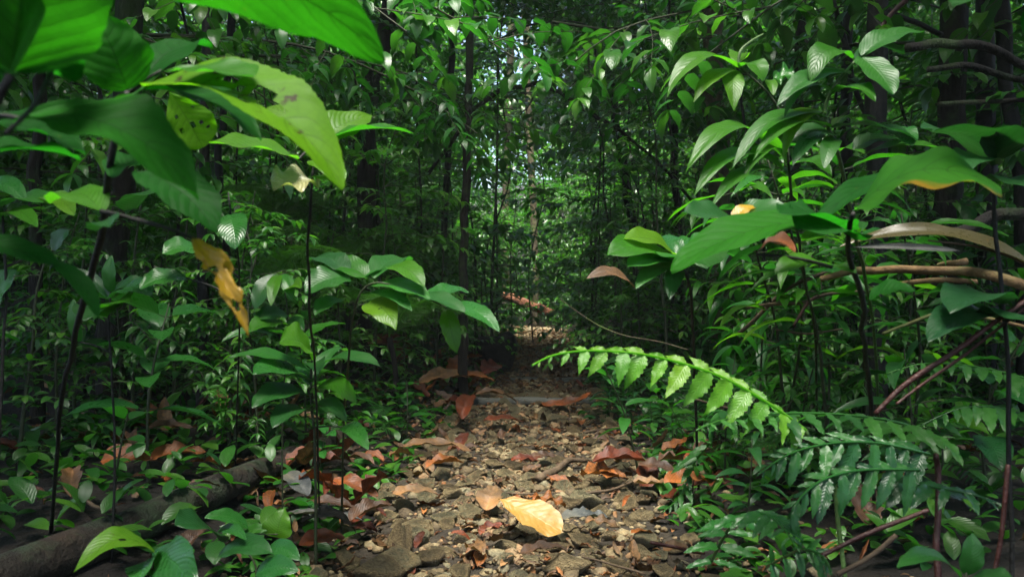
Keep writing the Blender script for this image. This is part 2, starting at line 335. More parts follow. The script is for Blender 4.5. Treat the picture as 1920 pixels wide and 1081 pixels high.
def hero_leaf(parent, base, tip, wpx, mat, kind='ellip', a=35, bow=.12, fold=.18, serr=0, nteeth=22, wave=.03, ragged=.07, holes=0,
              nv=36, nu=8, name='leaf', skew=1.0, seed=None, label=None, solid=True):
    """base, tip = (px, py, depth). a: tilt of the upper face towards the camera in degrees (negative: its underside is seen)"""
    B, Tp = P(*base), P(*tip); ch = Tp - B; L = ch.length; c = ch.normalized()
    seed = seed if seed is not None else random.random() * 50
    n0 = Vector((0, -math.sin(R(a)), math.cos(R(a)))); n = n0 - c * n0.dot(c)
    if n.length < .3: n = Vector((0, -1, .3)); n -= c * n.dot(c)
    n.normalize(); s = c.cross(n).normalized()
    mid = (B + Tp) / 2; vd = (mid - Vector((0, 0, CZ))).normalized()
    chs = (c - vd * c.dot(vd)); chs.normalize(); perp = vd.cross(chs)
    pj = max(.3, abs(s.dot(perp))); dm = (base[2] + tip[2]) / 2
    W = wpx * dm / F / pj
    upb = Vector((0, 0, 1)) - c * c.z
    if upb.length < .45: upb = n
    upb.normalize()
    T, U, X, Fc = leaf_grid(nv, nu, kind, serr, nteeth, ragged, seed)
    V = []
    for t, u, x in zip(T, U, X):
        ts = t ** skew; h = abs(x) * W / 2 * fold + wave * W * u * u * math.sin(t * 15 + u * 2 + seed)
        h += .010 * L * noise.noise(Vector((t * 3 + seed, u * 1.3, 0)))
        q = B + ch * t + upb * (bow * L * 4 * ts * (1 - ts)) + s * (x * W / 2) + n * h
        V.append(q - B)
    V = np.array([tuple(v) for v in V])
    if holes:
        keep = np.ones(len(Fc), bool)
        for k in range(holes):
            ti, ui = random.uniform(.25, .8), random.uniform(-.7, .7)
            rr = random.uniform(.012, .05)
            for fi in range(len(Fc)):
                i, j = divmod(fi, nu); t = (i + .5) / nv; u = -1 + 2 * (j + .5) / nu
                if ((t - ti) / 1.2) ** 2 + ((u - ui) * W / L / 2) ** 2 < rr * rr: keep[fi] = False
        Fc = Fc[keep]
    me = mesh_np(name, V, Fc, mat, np.stack([U * .5 + .5, T], 1))
    o = bpy.data.objects.new(name, me); link(o, parent); o.location = B - (parent.location if parent else Vector())
    if label: o['label'] = label
    return o

def stem_part(parent, lines, mat, name='stem', sides=7, n=6, rough=.15):
    """lines: list of (points, r0, r1); points in world"""
    off = np.array(parent.location) if parent else np.zeros(3)
    ch = [capped_tube(p, r0, r1, sides if sides % 2 == 0 else sides + 1, n, rough, i) for i, (p, r0, r1) in enumerate(lines)]
    V, Fc, U, r = join_np(ch)
    return link(bpy.data.objects.new(name, mesh_np(name, V - off, Fc, mat, U)), parent)

# shared leaf meshes used by the plants of the undergrowth
TPL = {
 'broad': leaf_tpl(.13, .065, 'ellip', 8, 4, .7, .25, wave=.03), 'broad2': leaf_tpl(.15, .07, 'ovate', 8, 4, .9, .3, wave=.05, seed=3),
 'lance': leaf_tpl(.20, .042, 'lance', 9, 2, 1.0, .3), 'lance2': leaf_tpl(.24, .05, 'drip', 9, 2, 1.3, .3, wave=.04),
 'small': leaf_tpl(.075, .035, 'ellip', 6, 2, .5, .25), 'small2': leaf_tpl(.085, .038, 'drip', 6, 2, .8, .3),
 'heart': leaf_tpl(.08, .075, 'heart', 8, 4, .5, .2, wave=.03), 'tree': leaf_tpl(.12, .05, 'drip', 5, 2, .8, .28),
 'tree2': leaf_tpl(.10, .048, 'ellip', 5, 2, .6, .3), 'far': leaf_tpl(.20, .10, 'ellip', 2, 2, .7, .35),
 'toothed': leaf_tpl(.13, .05, 'ovate', 20, 4, .7, .25, serr=.16, nteeth=10),
}
MESHC = {}
def leaf_mesh(tpl, mat):
    k = (tpl, mat)
    if k not in MESHC: V, Fc, uv = TPL[tpl]; MESHC[k] = mesh_np('leaf', V, Fc, M[mat], uv)
    return MESHC[k]

def rot_to(direction, roll=0.0, up=Vector((0, 0, 1))):
    """matrix whose Y axis is direction and whose Z axis is as near up as it can be"""
    y = direction.normalized(); x = y.cross(up)
    if x.length < 1e-3: x = Vector((1, 0, 0))
    x.normalize(); z = x.cross(y)
    m = Matrix((x, y, z)).transposed().to_4x4()
    return m @ Matrix.Rotation(roll, 4, 'Y')

def spray(rg, start, direction, length, n, tpl, out, lines, r=.003, droop=.25, scale=1.0, pitch=-.25, spread=1.05):
    """a twig with alternate leaves in one plane"""
    p = Vector(start); dv = direction.normalized(); pts = [p.copy()]; step = length / n
    for i in range(n):
        dv = (dv + Vector((rg.uniform(-.12, .12), rg.uniform(-.12, .12), -droop / n))).normalized()
        p = p + dv * step; pts.append(p.copy())
        side = dv.cross(Vector((0, 0, 1)))
        if side.length < .1: side = Vector((1, 0, 0))
        side.normalize()
        sgn = 1 if i % 2 else -1
        for sg in ((sgn,) if i < n - 1 else (1, -1, 0)):
            ld = (dv * (math.cos(spread) if sg else 1) + side * sg * math.sin(spread) + Vector((0, 0, pitch + rg.uniform(-.35, .25)))).normalized()
            s = scale * rg.uniform(.7, 1.15) * (.8 + .3 * math.sin(math.pi * (i + 1) / (n + 1)))
            out.append((tpl, Matrix.Translation(p) @ rot_to(ld, rg.uniform(-.35, .35)) @ Matrix.Scale(s, 4)))
    lines.append((pts, r, r * .35)); return pts

def gen_sapling(seed, height, nbr, tpl, sprayn=7, blen=.5, z0=.25, lean=.12, r=.012, scale=1.0, sub=1):
    rg = random.Random(seed); out, lines = [], []
    a0 = rg.uniform(0, 6.28); pts = []
    for i in range(6):
        t = i / 5; pts.append(Vector((math.cos(a0) * lean * height * t * t + rg.uniform(-.03, .03) * height * t, math.sin(a0) * lean * height * t * t + rg.uniform(-.03, .03) * height * t, height * t)))
    lines.append((pts, r, r * .3)); sp = smooth_pts(pts, 6)
    for b in range(nbr):
        t = z0 + (1 - z0) * (b + .5) / nbr; c = sp[min(len(sp) - 1, int(t * (len(sp) - 1)))]
        a = a0 + b * 2.4 + rg.uniform(-.4, .4); el = rg.uniform(.05, .7)
        L = blen * (1.25 - .6 * t) * rg.uniform(.7, 1.2)
        dv = Vector((math.cos(a) * math.cos(el), math.sin(a) * math.cos(el), math.sin(el)))
        tp = spray(rg, c, dv, L, sprayn, tpl, out, lines, r * .32, rg.uniform(.5, 1.2), scale)
        for k in range(sub):
            q = tp[rg.randrange(1, len(tp) - 1)]
            dv2 = (dv + Vector((rg.uniform(-1, 1), rg.uniform(-1, 1), rg.uniform(-.3, .4)))).normalized()
            spray(rg, q, dv2, L * .6, max(3, sprayn - 2), tpl, out, lines, r * .22, .6, scale)
    return out, lines

def gen_seedling(seed, h, pairs, tpl, scale=1.0, el=.35):
    rg = random.Random(seed); out, lines = [], []
    top = Vector((rg.uniform(-.2, .2) * h, rg.uniform(-.2, .2) * h, h)); mid = Vector((rg.uniform(-.08, .08) * h, rg.uniform(-.08, .08) * h, h * .5))
    pts = [Vector((0, 0, -.02)), mid, top]; sp = smooth_pts(pts, 6); lines.append((pts, .0032 + h * .004, .0018))
    for i in range(pairs):
        t = .35 + .65 * (i + .8) / pairs; c = sp[min(12, int(t * 12))]
        a = i * 1.7 + seed
        for sg in (0, math.pi):
            e = el + rg.uniform(-.4, .3) - .2 * (1 - t); aa = a + sg + rg.uniform(-.3, .3)
            dv = Vector((math.cos(aa) * math.cos(e), math.sin(aa) * math.cos(e), math.sin(e)))
            q = c + dv * .018 * scale; lines.append(([c, c.lerp(q, .5), q], .0014, .001))
            out.append((tpl, Matrix.Translation(q) @ rot_to(dv, rg.uniform(-.4, .4)) @ Matrix.Scale(scale * rg.uniform(.6, 1.2), 4)))
    return out, lines

def gen_rosette(seed, n, tpl, h=.2, scale=1.0, el=(.2, 1.1), r=.002):
    """leaves on long stalks from one root"""
    rg = random.Random(seed); out, lines = [], []
    for i in range(n):
        a = i * 2.4 + rg.uniform(-.4, .4); e = rg.uniform(*el); L = h * rg.uniform(.6, 1.2)
        dv = Vector((math.cos(a) * math.cos(e), math.sin(a) * math.cos(e), math.sin(e)))
        q = dv * L; m = dv * L * .5 + Vector((0, 0, L * .12)); lines.append(([Vector((0, 0, -.01)), m, q], r, r * .6))
        e2 = rg.uniform(-.5, .35); d2 = Vector((math.cos(a) * math.cos(e2), math.sin(a) * math.cos(e2), math.sin(e2)))
        out.append((tpl, Matrix.Translation(q) @ rot_to(d2, rg.uniform(-.35, .35)) @ Matrix.Scale(scale * rg.uniform(.65, 1.2), 4)))
    return out, lines

def join_leaves(spec):
    ch = []
    for tpl, m in spec:
        V, Fc, uv = TPL[tpl]; ch.append((xf(m, V), Fc, uv, np.full(len(V), random.random())))
    return join_np(ch)

class Kind:
    """one kind of plant: shared stem mesh, shared leaf meshes, a joined foliage mesh for plants standing far off"""
    def __init__(s, gen, leafmat, stemmat='stem', sides=6):
        s.spec, lines = gen; s.leafmat = leafmat
        V, Fc, U, r = join_np([tube_np(p, a, b, sides, 3) for p, a, b in lines])
        s.stem = mesh_np('stem', V, Fc, M[stemmat], U); s.joined = {}
    def place(s, name, x, y, z, rot, scale, label, cat, group, parts=True, tilt=0.0, mat=None):
        e = empty(name, (x, y, z), label, cat, group); e.rotation_euler = (tilt, 0, rot); e.scale = (scale,) * 3
        link(bpy.data.objects.new('stem', s.stem), e)
        if parts:
            for tpl, m in s.spec:
                o = bpy.data.objects.new('leaf', leaf_mesh(tpl, mat or s.leafmat)); link(o, e); o.matrix_basis = m
        else:
            mk = mat or s.leafmat
            if mk not in s.joined:
                V, Fc, U, r = join_leaves(s.spec); s.joined[mk] = mesh_np('foliage', V, Fc, M[mk], U, r)
            o = bpy.data.objects.new('foliage', s.joined[mk]); link(o, e); o['kind'] = 'stuff'
        return e

# fern frond: rachis along +Y arching down, pinnae either side
def frond_np(L, W, n, arch=1.0, teeth=.35, seed=0, kind='strap', pinna_w=.16, nv=12, droop=.3, a=.5, b=.8):
    rg = random.Random(seed); ch = []; y = z = 0; pts = []
    for i in range(n + 1):
        pts.append(Vector((0, y, z))); ang = .55 * arch - arch * 1.35 * i / n
        y += L / n * math.cos(ang); z += L / n * math.sin(ang)
    ch.append(tube_np(pts[::max(1, n // 8)] + [pts[-1]], .004 * L / .6, .001, 4, 2))
    t0 = a / (a + b)
    for i in range(2, n + 1):
        t = i / (n + 1); wl = W * (t / t0) ** a * ((1 - t) / (1 - t0)) ** b
        dv = (pts[i] - pts[i - 1]).normalized()
        V, Fc, uv = leaf_tpl(wl, max(.006, wl * pinna_w), kind, nv, 2, droop, .2, serr=teeth, nteeth=nv / 2)
        for sg in (1, -1):
            ld = (dv * .45 + Vector((sg, 0, 0)) + Vector((0, 0, rg.uniform(-.2, .05)))).normalized()
            m = Matrix.Translation(pts[i]) @ rot_to(ld, rg.uniform(-.2, .2), up=Vector((0, -dv.z, dv.y)))
            ch.append((xf(m, V), Fc, uv, np.full(len(V), .1 * rg.random())))
    return join_np(ch)
def lacy_np(L, W, n, arch=1.0, seed=0, a=.45, b=.8, droop=.4):
    rg = random.Random(seed); ch = []; y = z = 0; pts = []
    for i in range(n + 1):
        pts.append(Vector((0, y, z))); ang = .6 * arch - arch * 1.5 * i / n
        y += L / n * math.cos(ang); z += L / n * math.sin(ang)
    ch.append(tube_np(pts[::max(1, n // 8)] + [pts[-1]], .005 * L / .9, .001, 4, 2)); t0 = a / (a + b)
    q4 = np.array([(0, 1, 2, 3)], dtype=np.int32)
    for i in range(2, n + 1):
        t = i / (n + 1); wl = W * (t / t0) ** a * ((1 - t) / (1 - t0)) ** b; dv = (pts[i] - pts[i - 1]).normalized(); up = Vector((0, -dv.z, dv.y))
        for sg in (1, -1):
            ld = (dv * .4 + Vector((sg, 0, 0)) + Vector((0, 0, rg.uniform(-.3, .05)))).normalized(); m = rot_to(ld, rg.uniform(-.35, .35), up=up); mm = np.array(m)[:3, :3]
            k = max(5, int(wl / .019)); V = []; 
            for j in range(k):
                s = (j + .5) / k; pl = wl * .17 * (1 - s) ** .6 + .004; yy = s * wl; zz = -droop * s * s * wl * .5; wd = wl / k * .36
                for s2 in (1, -1):
                    V += [(0, yy - wd, zz), (s2 * pl * .7, yy - wd * .5 + pl * .3, zz - pl * .12), (s2 * pl, yy + wd * .6 + pl * .38, zz - pl * .25), (s2 * pl * .3, yy + wd, zz)] if s2 > 0 else [(0, yy - wd, zz), (-pl * .3, yy + wd, zz), (-pl, yy + wd * .6 + pl * .38, zz - pl * .25), (-pl * .7, yy - wd * .5 + pl * .3, zz - pl * .12)]
            V = np.array(V) @ mm.T + np.array(pts[i]); nq = len(V) // 4
            ch.append((V, (q4 + 4 * np.arange(nq)[:, None]), np.full((len(V), 2), .4), np.full(len(V), .25 * rg.random())))
    return join_np(ch)
def lacy_mesh(mat, **kw):
    V, Fc, U, r = lacy_np(**kw); return mesh_np('frond', V, Fc, M[mat], U, r, smooth=False)
def frond_mesh(mat, **kw):
    V, Fc, U, r = frond_np(**kw); return mesh_np('frond', V, Fc, M[mat], U, r)
# ------------------------------------------------------------------ the setting: ground, path
def sheet(name, xs, ys, mat, zf, kind='structure'):
    X, Y = np.meshgrid(xs, ys); V = np.array([(x, y, zf(x, y)) for x, y in zip(X.ravel(), Y.ravel())])
    nx, ny = len(xs), len(ys); i = np.arange((nx - 1) * (ny - 1)); r, c = i // (nx - 1), i % (nx - 1); a = r * nx + c
    me = mesh_np(name, V, np.stack([a, a + 1, a + nx + 1, a + nx], 1), mat)
    o = link(bpy.data.objects.new(name, me)); tag(o, kind=kind); return o
def axis(lo, hi, n, p=2.2):
    t = np.linspace(-1, 1, n); return [(abs(v) ** p) * (hi if v > 0 else -lo) * (1 if v > 0 else -1) for v in t]
ground = sheet('ground', axis(-60, 60, 150), [-6 + 0.25 * i for i in range(24)] + [0.1 * i for i in range(1, 140)] + [14 + .5 * i for i in range(40)] + [34 + 3 * i for i in range(16)], M['soil'], H)
# path: a sheet a little proud of the ground, following its centre line
V, Fc = [], []
ys = [0.3 + .06 * i for i in range(270)]; nu = 14
for y in ys:
    for j in range(nu + 1):
        u = -1 + 2 * j / nu; x = pathx(y) + u * (pathw(y) / 2 + .09 + .03 * noise.noise(Vector((y * 2, u, 0))))
        V.append((x, y, H(x, y) + .006 + .010 * noise.noise(Vector((x * 16, y * 16, 1))) - .02 * u ** 8))
for i in range(len(ys) - 1):
    for j in range(nu): a = i * (nu + 1) + j; Fc.append((a, a + 1, a + nu + 2, a + nu + 1))
path = link(bpy.data.objects.new('path', mesh_np('path', np.array(V), np.array(Fc), M['pathsoil']))); path['kind'] = 'structure'

# stones
def stone_tpl(seed, sub=2):
    import bmesh
    rg = random.Random(seed); bm = bmesh.new(); bmesh.ops.create_icosphere(bm, subdivisions=sub, radius=1)
    cuts = [(Vector((rg.uniform(-1, 1), rg.uniform(-1, 1), rg.uniform(-1, 1))).normalized(), rg.uniform(.42, .8)) for _ in range(13)]
    for v in bm.verts:
        for n_, d_ in cuts:
            k = v.co.dot(n_)
            if k > d_: v.co -= n_ * (k - d_)
        v.co *= 1 + .22 * noise.noise(v.co * 1.6 + Vector((seed, 0, 0))) + .10 * noise.noise(v.co * 5)
        v.co.x *= 1.2; v.co.z *= .62
    V = np.array([tuple(v.co) for v in bm.verts]); Fc = np.array([[v.index for v in f.verts] for f in bm.faces], dtype=np.int32)
    bm.free(); return V, Fc
STN = [stone_tpl(i) for i in range(10)]; STN1 = [stone_tpl(i, 1) for i in range(8)]
STM = [mesh_np('stone', V, Fc, M['stone'], smooth=False) for V, Fc in STN]
rg = random.Random(11); placed = []
def add_stone(x, y, s, flat=1.0):
    o = bpy.data.objects.new('stone', STM[rg.randrange(10)]); link(o, path)
    o.location = (x, y, H(x, y) + s * .38); o.rotation_euler = (rg.uniform(-.35, .35), rg.uniform(-.35, .35), rg.uniform(0, 6.28)); o.scale = (s, s * rg.uniform(.7, 1), s * flat * .8)
    placed.append((x, y, s))
for px, py, s in [(745, 1020, .062), (730, 1062, .06), (770, 1010, .05), (825, 1030, .035), (955, 1015, .03), (1095, 935, .055), (1060, 945, .045), (1020, 950, .035), (905, 918, .035), (865, 935, .04),
                  (985, 905, .045), (945, 995, .04), (1130, 955, .035), (1055, 910, .05), (1110, 890, .045), (830, 968, .038), (880, 815, .05), (935, 800, .05), (1035, 780, .05), (1075, 800, .055), (1015, 865, .04),
                  (800, 1045, .045), (1170, 930, .04), (1090, 1010, .04), (1060, 1062, .05), (870, 965, .045), (725, 960, .035), (760, 940, .035), (700, 1075, .06), (860, 1075, .04)]:
    y = CZ * F / (py - 540 + .01 * F); add_stone((px - 960) / F * y, y, s * 1.15)
while len(placed) < 300:
    y = 1.5 + 3.3 * rg.random() ** 1.2; x = pathx(y) + rg.uniform(-1, 1) * (pathw(y) / 2 + .06); s = rg.uniform(.020, .048) * (1 + .05 * y)
    if all((x - a) ** 2 + (y - b) ** 2 > (.60 * (s + c)) ** 2 for a, b, c in placed): add_stone(x, y, s)
ch = []
for i in range(7500):
    y = 1.4 + 11.5 * rg.random() ** 1.6; x = pathx(y) + rg.gauss(0, .55) * (pathw(y) / 2 + .1); s = (rg.uniform(.006, .015) if i % 7 else rg.uniform(.018, .036)) * (1 + .08 * max(0, y - 2))
    V, Fc = STN1[rg.randrange(8)]; m = Matrix.Translation((x, y, H(x, y) + .008)) @ Matrix.Rotation(rg.uniform(0, 6.3), 4, 'Z') @ Matrix.Rotation(rg.uniform(-.5, .5), 4, 'X') @ Matrix.Scale(s, 4)
    ch.append((xf(m, V), Fc, np.zeros((len(V), 2)), np.full(len(V), rg.random())))
V, Fc, U, r = join_np(ch); o = link(bpy.data.objects.new('gravel', mesh_np('gravel', V, Fc, M['gravel'], rnd=r, smooth=False)), path); o['kind'] = 'stuff'

# wooden steps across the path
for i, (y, xl, xr, lab) in enumerate([(4.25, -.20, .44, 'nearest grey wooden plank step laid across the stony path'),
                                 (5.35, -.10, .60, 'second wooden plank step, beside the black round stump'),
                                 (6.6, .04, .66, 'third wooden plank step, half buried in brown leaves behind the stump'),
                                 (8.2, .10, .72, 'fourth plank step, thin and dark in the narrowing path'),
                                 (10.2, .10, .74, 'farthest plank step where the path enters the bushes')]):
    V = []; nx = 24
    for j in range(nx + 1):
        x = xl + (xr - xl) * j / nx; k = .012 * noise.noise(Vector((x * 6, i, 0)))
        for dy, dz in ((-.03, -.03), (-.034, .02), (-.024, .030), (.024, .032), (.034, .02), (.03, -.03)):
            V.append((x, y + dy + k + .02 * (x - xl), H((xl + xr) / 2, y) + dz * .75 + (.018 if i == 0 else (.0 if i == 1 else -.02)) + k * .4))
    Fc = [(j * 6 + a, j * 6 + (a + 1) % 6, j * 6 + 6 + (a + 1) % 6, j * 6 + 6 + a) for j in range(nx) for a in range(6)]
    Fc += [(0, 1, 2, 5), (2, 3, 4, 5)] + [tuple(nx * 6 + q for q in (5, 2, 1, 0)), tuple(nx * 6 + q for q in (5, 4, 3, 2))]
    o = link(bpy.data.objects.new('wooden_step', mesh_np('wooden_step', np.array(V), np.array(Fc), M['plank'], smooth=False)))
    tag(o, lab, 'step', 'plank steps across the path')

# ------------------------------------------------------------------ hero leaves lying on the ground
DRYC = {}
def ground_leaf(px, py, Lpx, ang, asp, mat, label, kind='ellip', bend=.5, fold=.2, curl=.15, lift=.012, tiltx=0.0, group=None, name='fallen_leaf', cat='leaf', wave=.045, ragged=.0, roll=None):
    """centre pixel, length in pixels as if seen face on, ang = direction of the tip on the ground (degrees, 0 = away, 90 = right)"""
    y = CZ * F / (py - 540); 
    for _ in range(5): x = (px - 960) / F * y; y = (CZ - H(x, y) - .015) * F / (py - 540)
    if mat != 'yellow': Lpx *= .68; tiltx *= .55; curl *= .6; ragged = max(ragged, .22)
    L = Lpx * y / F; Wd = L * asp; sd = random.random() * 40
    V, Fc, uv = leaf_tpl(L, Wd, kind, 22, 8, bend, fold, wave=wave, curl=curl, seed=sd, ragged=ragged)
    V = V + L * np.array([(0, 0, .035 * noise.noise(Vector((v[0] / L * 5 + sd, v[1] / L * 5, 0))) + .022 * noise.noise(Vector((v[0] / L * 14 + sd, v[1] / L * 14, 3)))) for v in V])
    V[:, 1] -= L / 2; V[:, 2] -= V[:, 2].min()
    o = leaf_object(name, V, Fc, uv, M[mat]); o.location = (x, y, H(x, y) + lift + .012 + L * .42 * math.sin(abs(tiltx)) * max(abs(math.cos(R(ang))), asp))
    o.rotation_euler = (Matrix.Rotation(tiltx, 4, 'X') @ Matrix.Rotation(-R(ang), 4, 'Z') @ Matrix.Rotation(roll if roll is not None else random.uniform(-.15, .15), 4, 'Y')).to_euler(); return tag(o, label, cat, group)
GL = [
 (992, 1012, 138, 122, .56, 'yellow', 'large clean yellow leaf lying on the stones in the middle of the path', dict(kind='obov', bend=.35, fold=.12, curl=.06, lift=.035, tiltx=.55, wave=.035, ragged=.15)),
 (1022, 1066, 150, 65, .42, 'brown', 'dull brown leaf just in front of the large yellow leaf', dict(lift=.03, tiltx=.3)),
 (1100, 1002, 150, 75, .45, 'greyleaf', 'grey weathered leaf right of the large yellow leaf', dict(lift=.03, tiltx=.3, ragged=.5)),
 (1130, 1020, 95, 100, .45, 'tan', 'curled tan leaf below the grey weathered leaf', dict(lift=.04, tiltx=.4, wave=.14)),
 (920, 965, 120, 10, .62, 'tan', 'peach coloured pointed leaf standing behind the yellow leaf', dict(kind='ovate', lift=.03, tiltx=.7, bend=.2)),
 (1030, 972, 95, 100, .55, 'orange', 'crumpled orange leaf directly behind the yellow leaf', dict(lift=.03, tiltx=.4, wave=.2)),
 (668, 972, 150, 115, .38, 'orange', 'long glossy orange leaf on the left path edge, upper one of the pile', dict(lift=.07, tiltx=.35)),
 (625, 992, 150, 95, .35, 'brown', 'brown leaf under the long glossy orange leaf at the left path edge', dict(lift=.05, tiltx=.35)),
 (605, 1045, 130, 60, .5, 'rust', 'rust red leaf with a black shadow beside it at bottom left of the path', dict(lift=.03, tiltx=.4)),
 (630, 1050, 175, 70, .38, 'blackleaf', 'blackened curled leaf arched over the bottom left stones', dict(lift=.05, tiltx=.3, bend=1.6, wave=.1)),
 (700, 1005, 150, 45, .42, 'brown', 'dark maroon curled leaf standing on edge beside the blackened leaf', dict(kind='ovate', lift=.04, tiltx=.6, fold=.6)),
 (615, 1000, 210, 85, .22, 'greyleaf', 'long grey strip of leaf behind the blackened leaf', dict(lift=.03, tiltx=.2)),
 (788, 1045, 80, 10, .32, 'rust', 'small upright red brown leaf between two big pale stones', dict(lift=.03, tiltx=.8)),
 (904, 1020, 50, 10, .45, 'rust', 'small rust leaf left of the yellow leaf', dict(lift=.03, tiltx=.7)),
 (780, 950, 130, 70, .42, 'tan', 'pale tan veined leaf among the stones left of the path middle', dict(lift=.03, tiltx=.3)),
 (820, 868, 200, 80, .30, 'tan', 'long pale curled leaf spanning the left side of the path', dict(lift=.03, tiltx=.3)),
 (868, 855, 90, 10, .4, 'rust', 'upright red leaf at the right end of the long pale leaf', dict(lift=.03, tiltx=.9)),
 (835, 895, 120, 55, .4, 'orange', 'folded orange leaf below the long pale curled leaf', dict(lift=.03, tiltx=.3, fold=.6)),
 (875, 795, 130, 8, .4, 'rust', 'bright red brown leaf standing near the first plank step', dict(lift=.03, tiltx=.9, fold=.5)),
 (945, 808, 120, 70, .35, 'rust', 'rust leaf lying flat in the middle below the first plank step', dict(lift=.03, tiltx=.25)),
 (935, 778, 140, 70, .3, 'tan', 'arched peach leaf just in front of the first plank step', dict(lift=.04, tiltx=.35, bend=1.2)),
 (1065, 772, 150, 90, .32, 'orange', 'curled orange leaf at the right end of the first plank step', dict(lift=.03, tiltx=.3, bend=-.9)),
 (985, 882, 80, 75, .5, 'rust', 'dark red leaf in the middle of the path halfway to the first step', dict(lift=.03, tiltx=.3)),
 (1020, 875, 80, 75, .4, 'brown', 'ribbed maroon leaf beside the dark red leaf halfway to the step', dict(lift=.03, tiltx=.3)),
 (1165, 912, 165, 75, .42, 'rust', 'shiny red brown leaf on the right path edge under the fern', dict(lift=.06, tiltx=.45, fold=.5)),
 (1150, 918, 80, 110, .5, 'orange', 'orange half of a broken leaf at the right path edge', dict(lift=.04, tiltx=.5)),
 (1235, 915, 110, 100, .5, 'brown', 'brown leaf right of the shiny red leaf, half under the bushes', dict(lift=.05, tiltx=.4)),
 (1290, 945, 150, 70, .5, 'orange', 'orange mottled leaf under the ferns at the right', dict(lift=.05, tiltx=.4)),
 (1270, 1058, 85, 75, .6, 'tan', 'pinkish tan leaf at the bottom right of the path', dict(lift=.03, tiltx=.3)),
 (1175, 965, 110, 20, .12, 'orange', 'narrow curled orange strip right of the grey leaf', dict(lift=.03, tiltx=.3)),
 (862, 722, 130, 15, .42, 'orange', 'tall orange leaf leaning in the pile left of the stump foot', dict(lift=.06, tiltx=.9, kind='ovate')),
 (840, 745, 170, 60, .4, 'tan', 'tan leaf in the pile left of the path steps', dict(lift=.06, tiltx=.5)),
 (888, 745, 120, 80, .5, 'orange', 'orange leaf lying on top of the pile at the left path edge', dict(lift=.08, tiltx=.3)),
 (920, 718, 70, 40, .8, 'rust', 'round rust coloured leaf at the foot of the black stump', dict(lift=.06, tiltx=.9, kind='round')),
 (730, 690, 120, 95, .5, 'tan', 'pale brown leaf caught in the ferns left of the stump', dict(lift=.12, tiltx=.7)),
 (745, 700, 140, 150, .5, 'rust', 'rusty leaf hanging in the ferns left of the stump', dict(lift=.10, tiltx=.7)),
 (240, 908, 130, 70, .7, 'orange', 'broad orange leaf on the ground behind the mossy log', dict(kind='ovate', lift=.05, tiltx=.5)),
 (335, 898, 150, 60, .6, 'orange', 'bright orange brown leaf touching the upper side of the mossy log', dict(kind='ovate', lift=.05, tiltx=.5)),
 (258, 880, 70, 80, .5, 'tan', 'small ochre leaf above the broad orange leaf behind the log', dict(lift=.06, tiltx=.5)),
 (320, 865, 120, 75, .4, 'brown', 'dark shiny brown leaf above the orange leaves behind the log', dict(lift=.09, tiltx=.4)),
 (132, 960, 130, 155, .42, 'tan', 'pale brown dry leaf hanging over the log at the far left', dict(lift=.05, tiltx=.6, fold=.6)),
 (60, 948, 70, 80, .5, 'rust', 'reddish leaf low in the dark left corner behind the log', dict(lift=.03, tiltx=.3)),
 (232, 822, 90, 90, .6, 'tan', 'dull beige leaf like a cap among the seedlings on the left', dict(lift=.08, tiltx=.3, bend=1.4)),
 (330, 820, 70, 60, .5, 'orange', 'small orange leaf between the seedlings behind the log', dict(lift=.03, tiltx=.5)),
 (505, 805, 120, 70, .5, 'orange', 'orange brown leaf at the upper end of the log', dict(lift=.03, tiltx=.5)),
 (575, 812, 90, 80, .6, 'tan', 'tan leaf beside the upper end of the log', dict(lift=.05, tiltx=.4)),
 (430, 808, 60, 20, .5, 'orange', 'orange leaf tip poking up under the small fern', dict(lift=.03, tiltx=.9)),
 (380, 1045, 130, 20, .4, 'brown', 'folded brown leaf standing in the bottom left corner', dict(lift=.02, tiltx=1.0, fold=.7)),
 (448, 1060, 110, 150, .14, 'orange', 'thin orange curled leaf left of the path at the bottom', dict(lift=.02, tiltx=1.0)),
 (1620, 1015, 170, 15, .5, 'brown', 'large brown dead leaf under the dark ferns at the bottom right', dict(kind='ovate', lift=.05, tiltx=1.1, ragged=.3)),
 (1205, 1015, 80, 60, .4, 'orange', 'small orange leaf in the gravel right of the tan leaf', dict(lift=.02)),
 (560, 945, 130, 140, .5, 'greyleaf', 'olive grey leaf at the edge of the path left of the orange leaf', dict(lift=.04, tiltx=.5)),
]
for px, py, L, a, asp, mat, lab, kw in GL: ground_leaf(px, py, L, a, asp, mat, lab, group='fallen leaves on and beside the path', **kw)
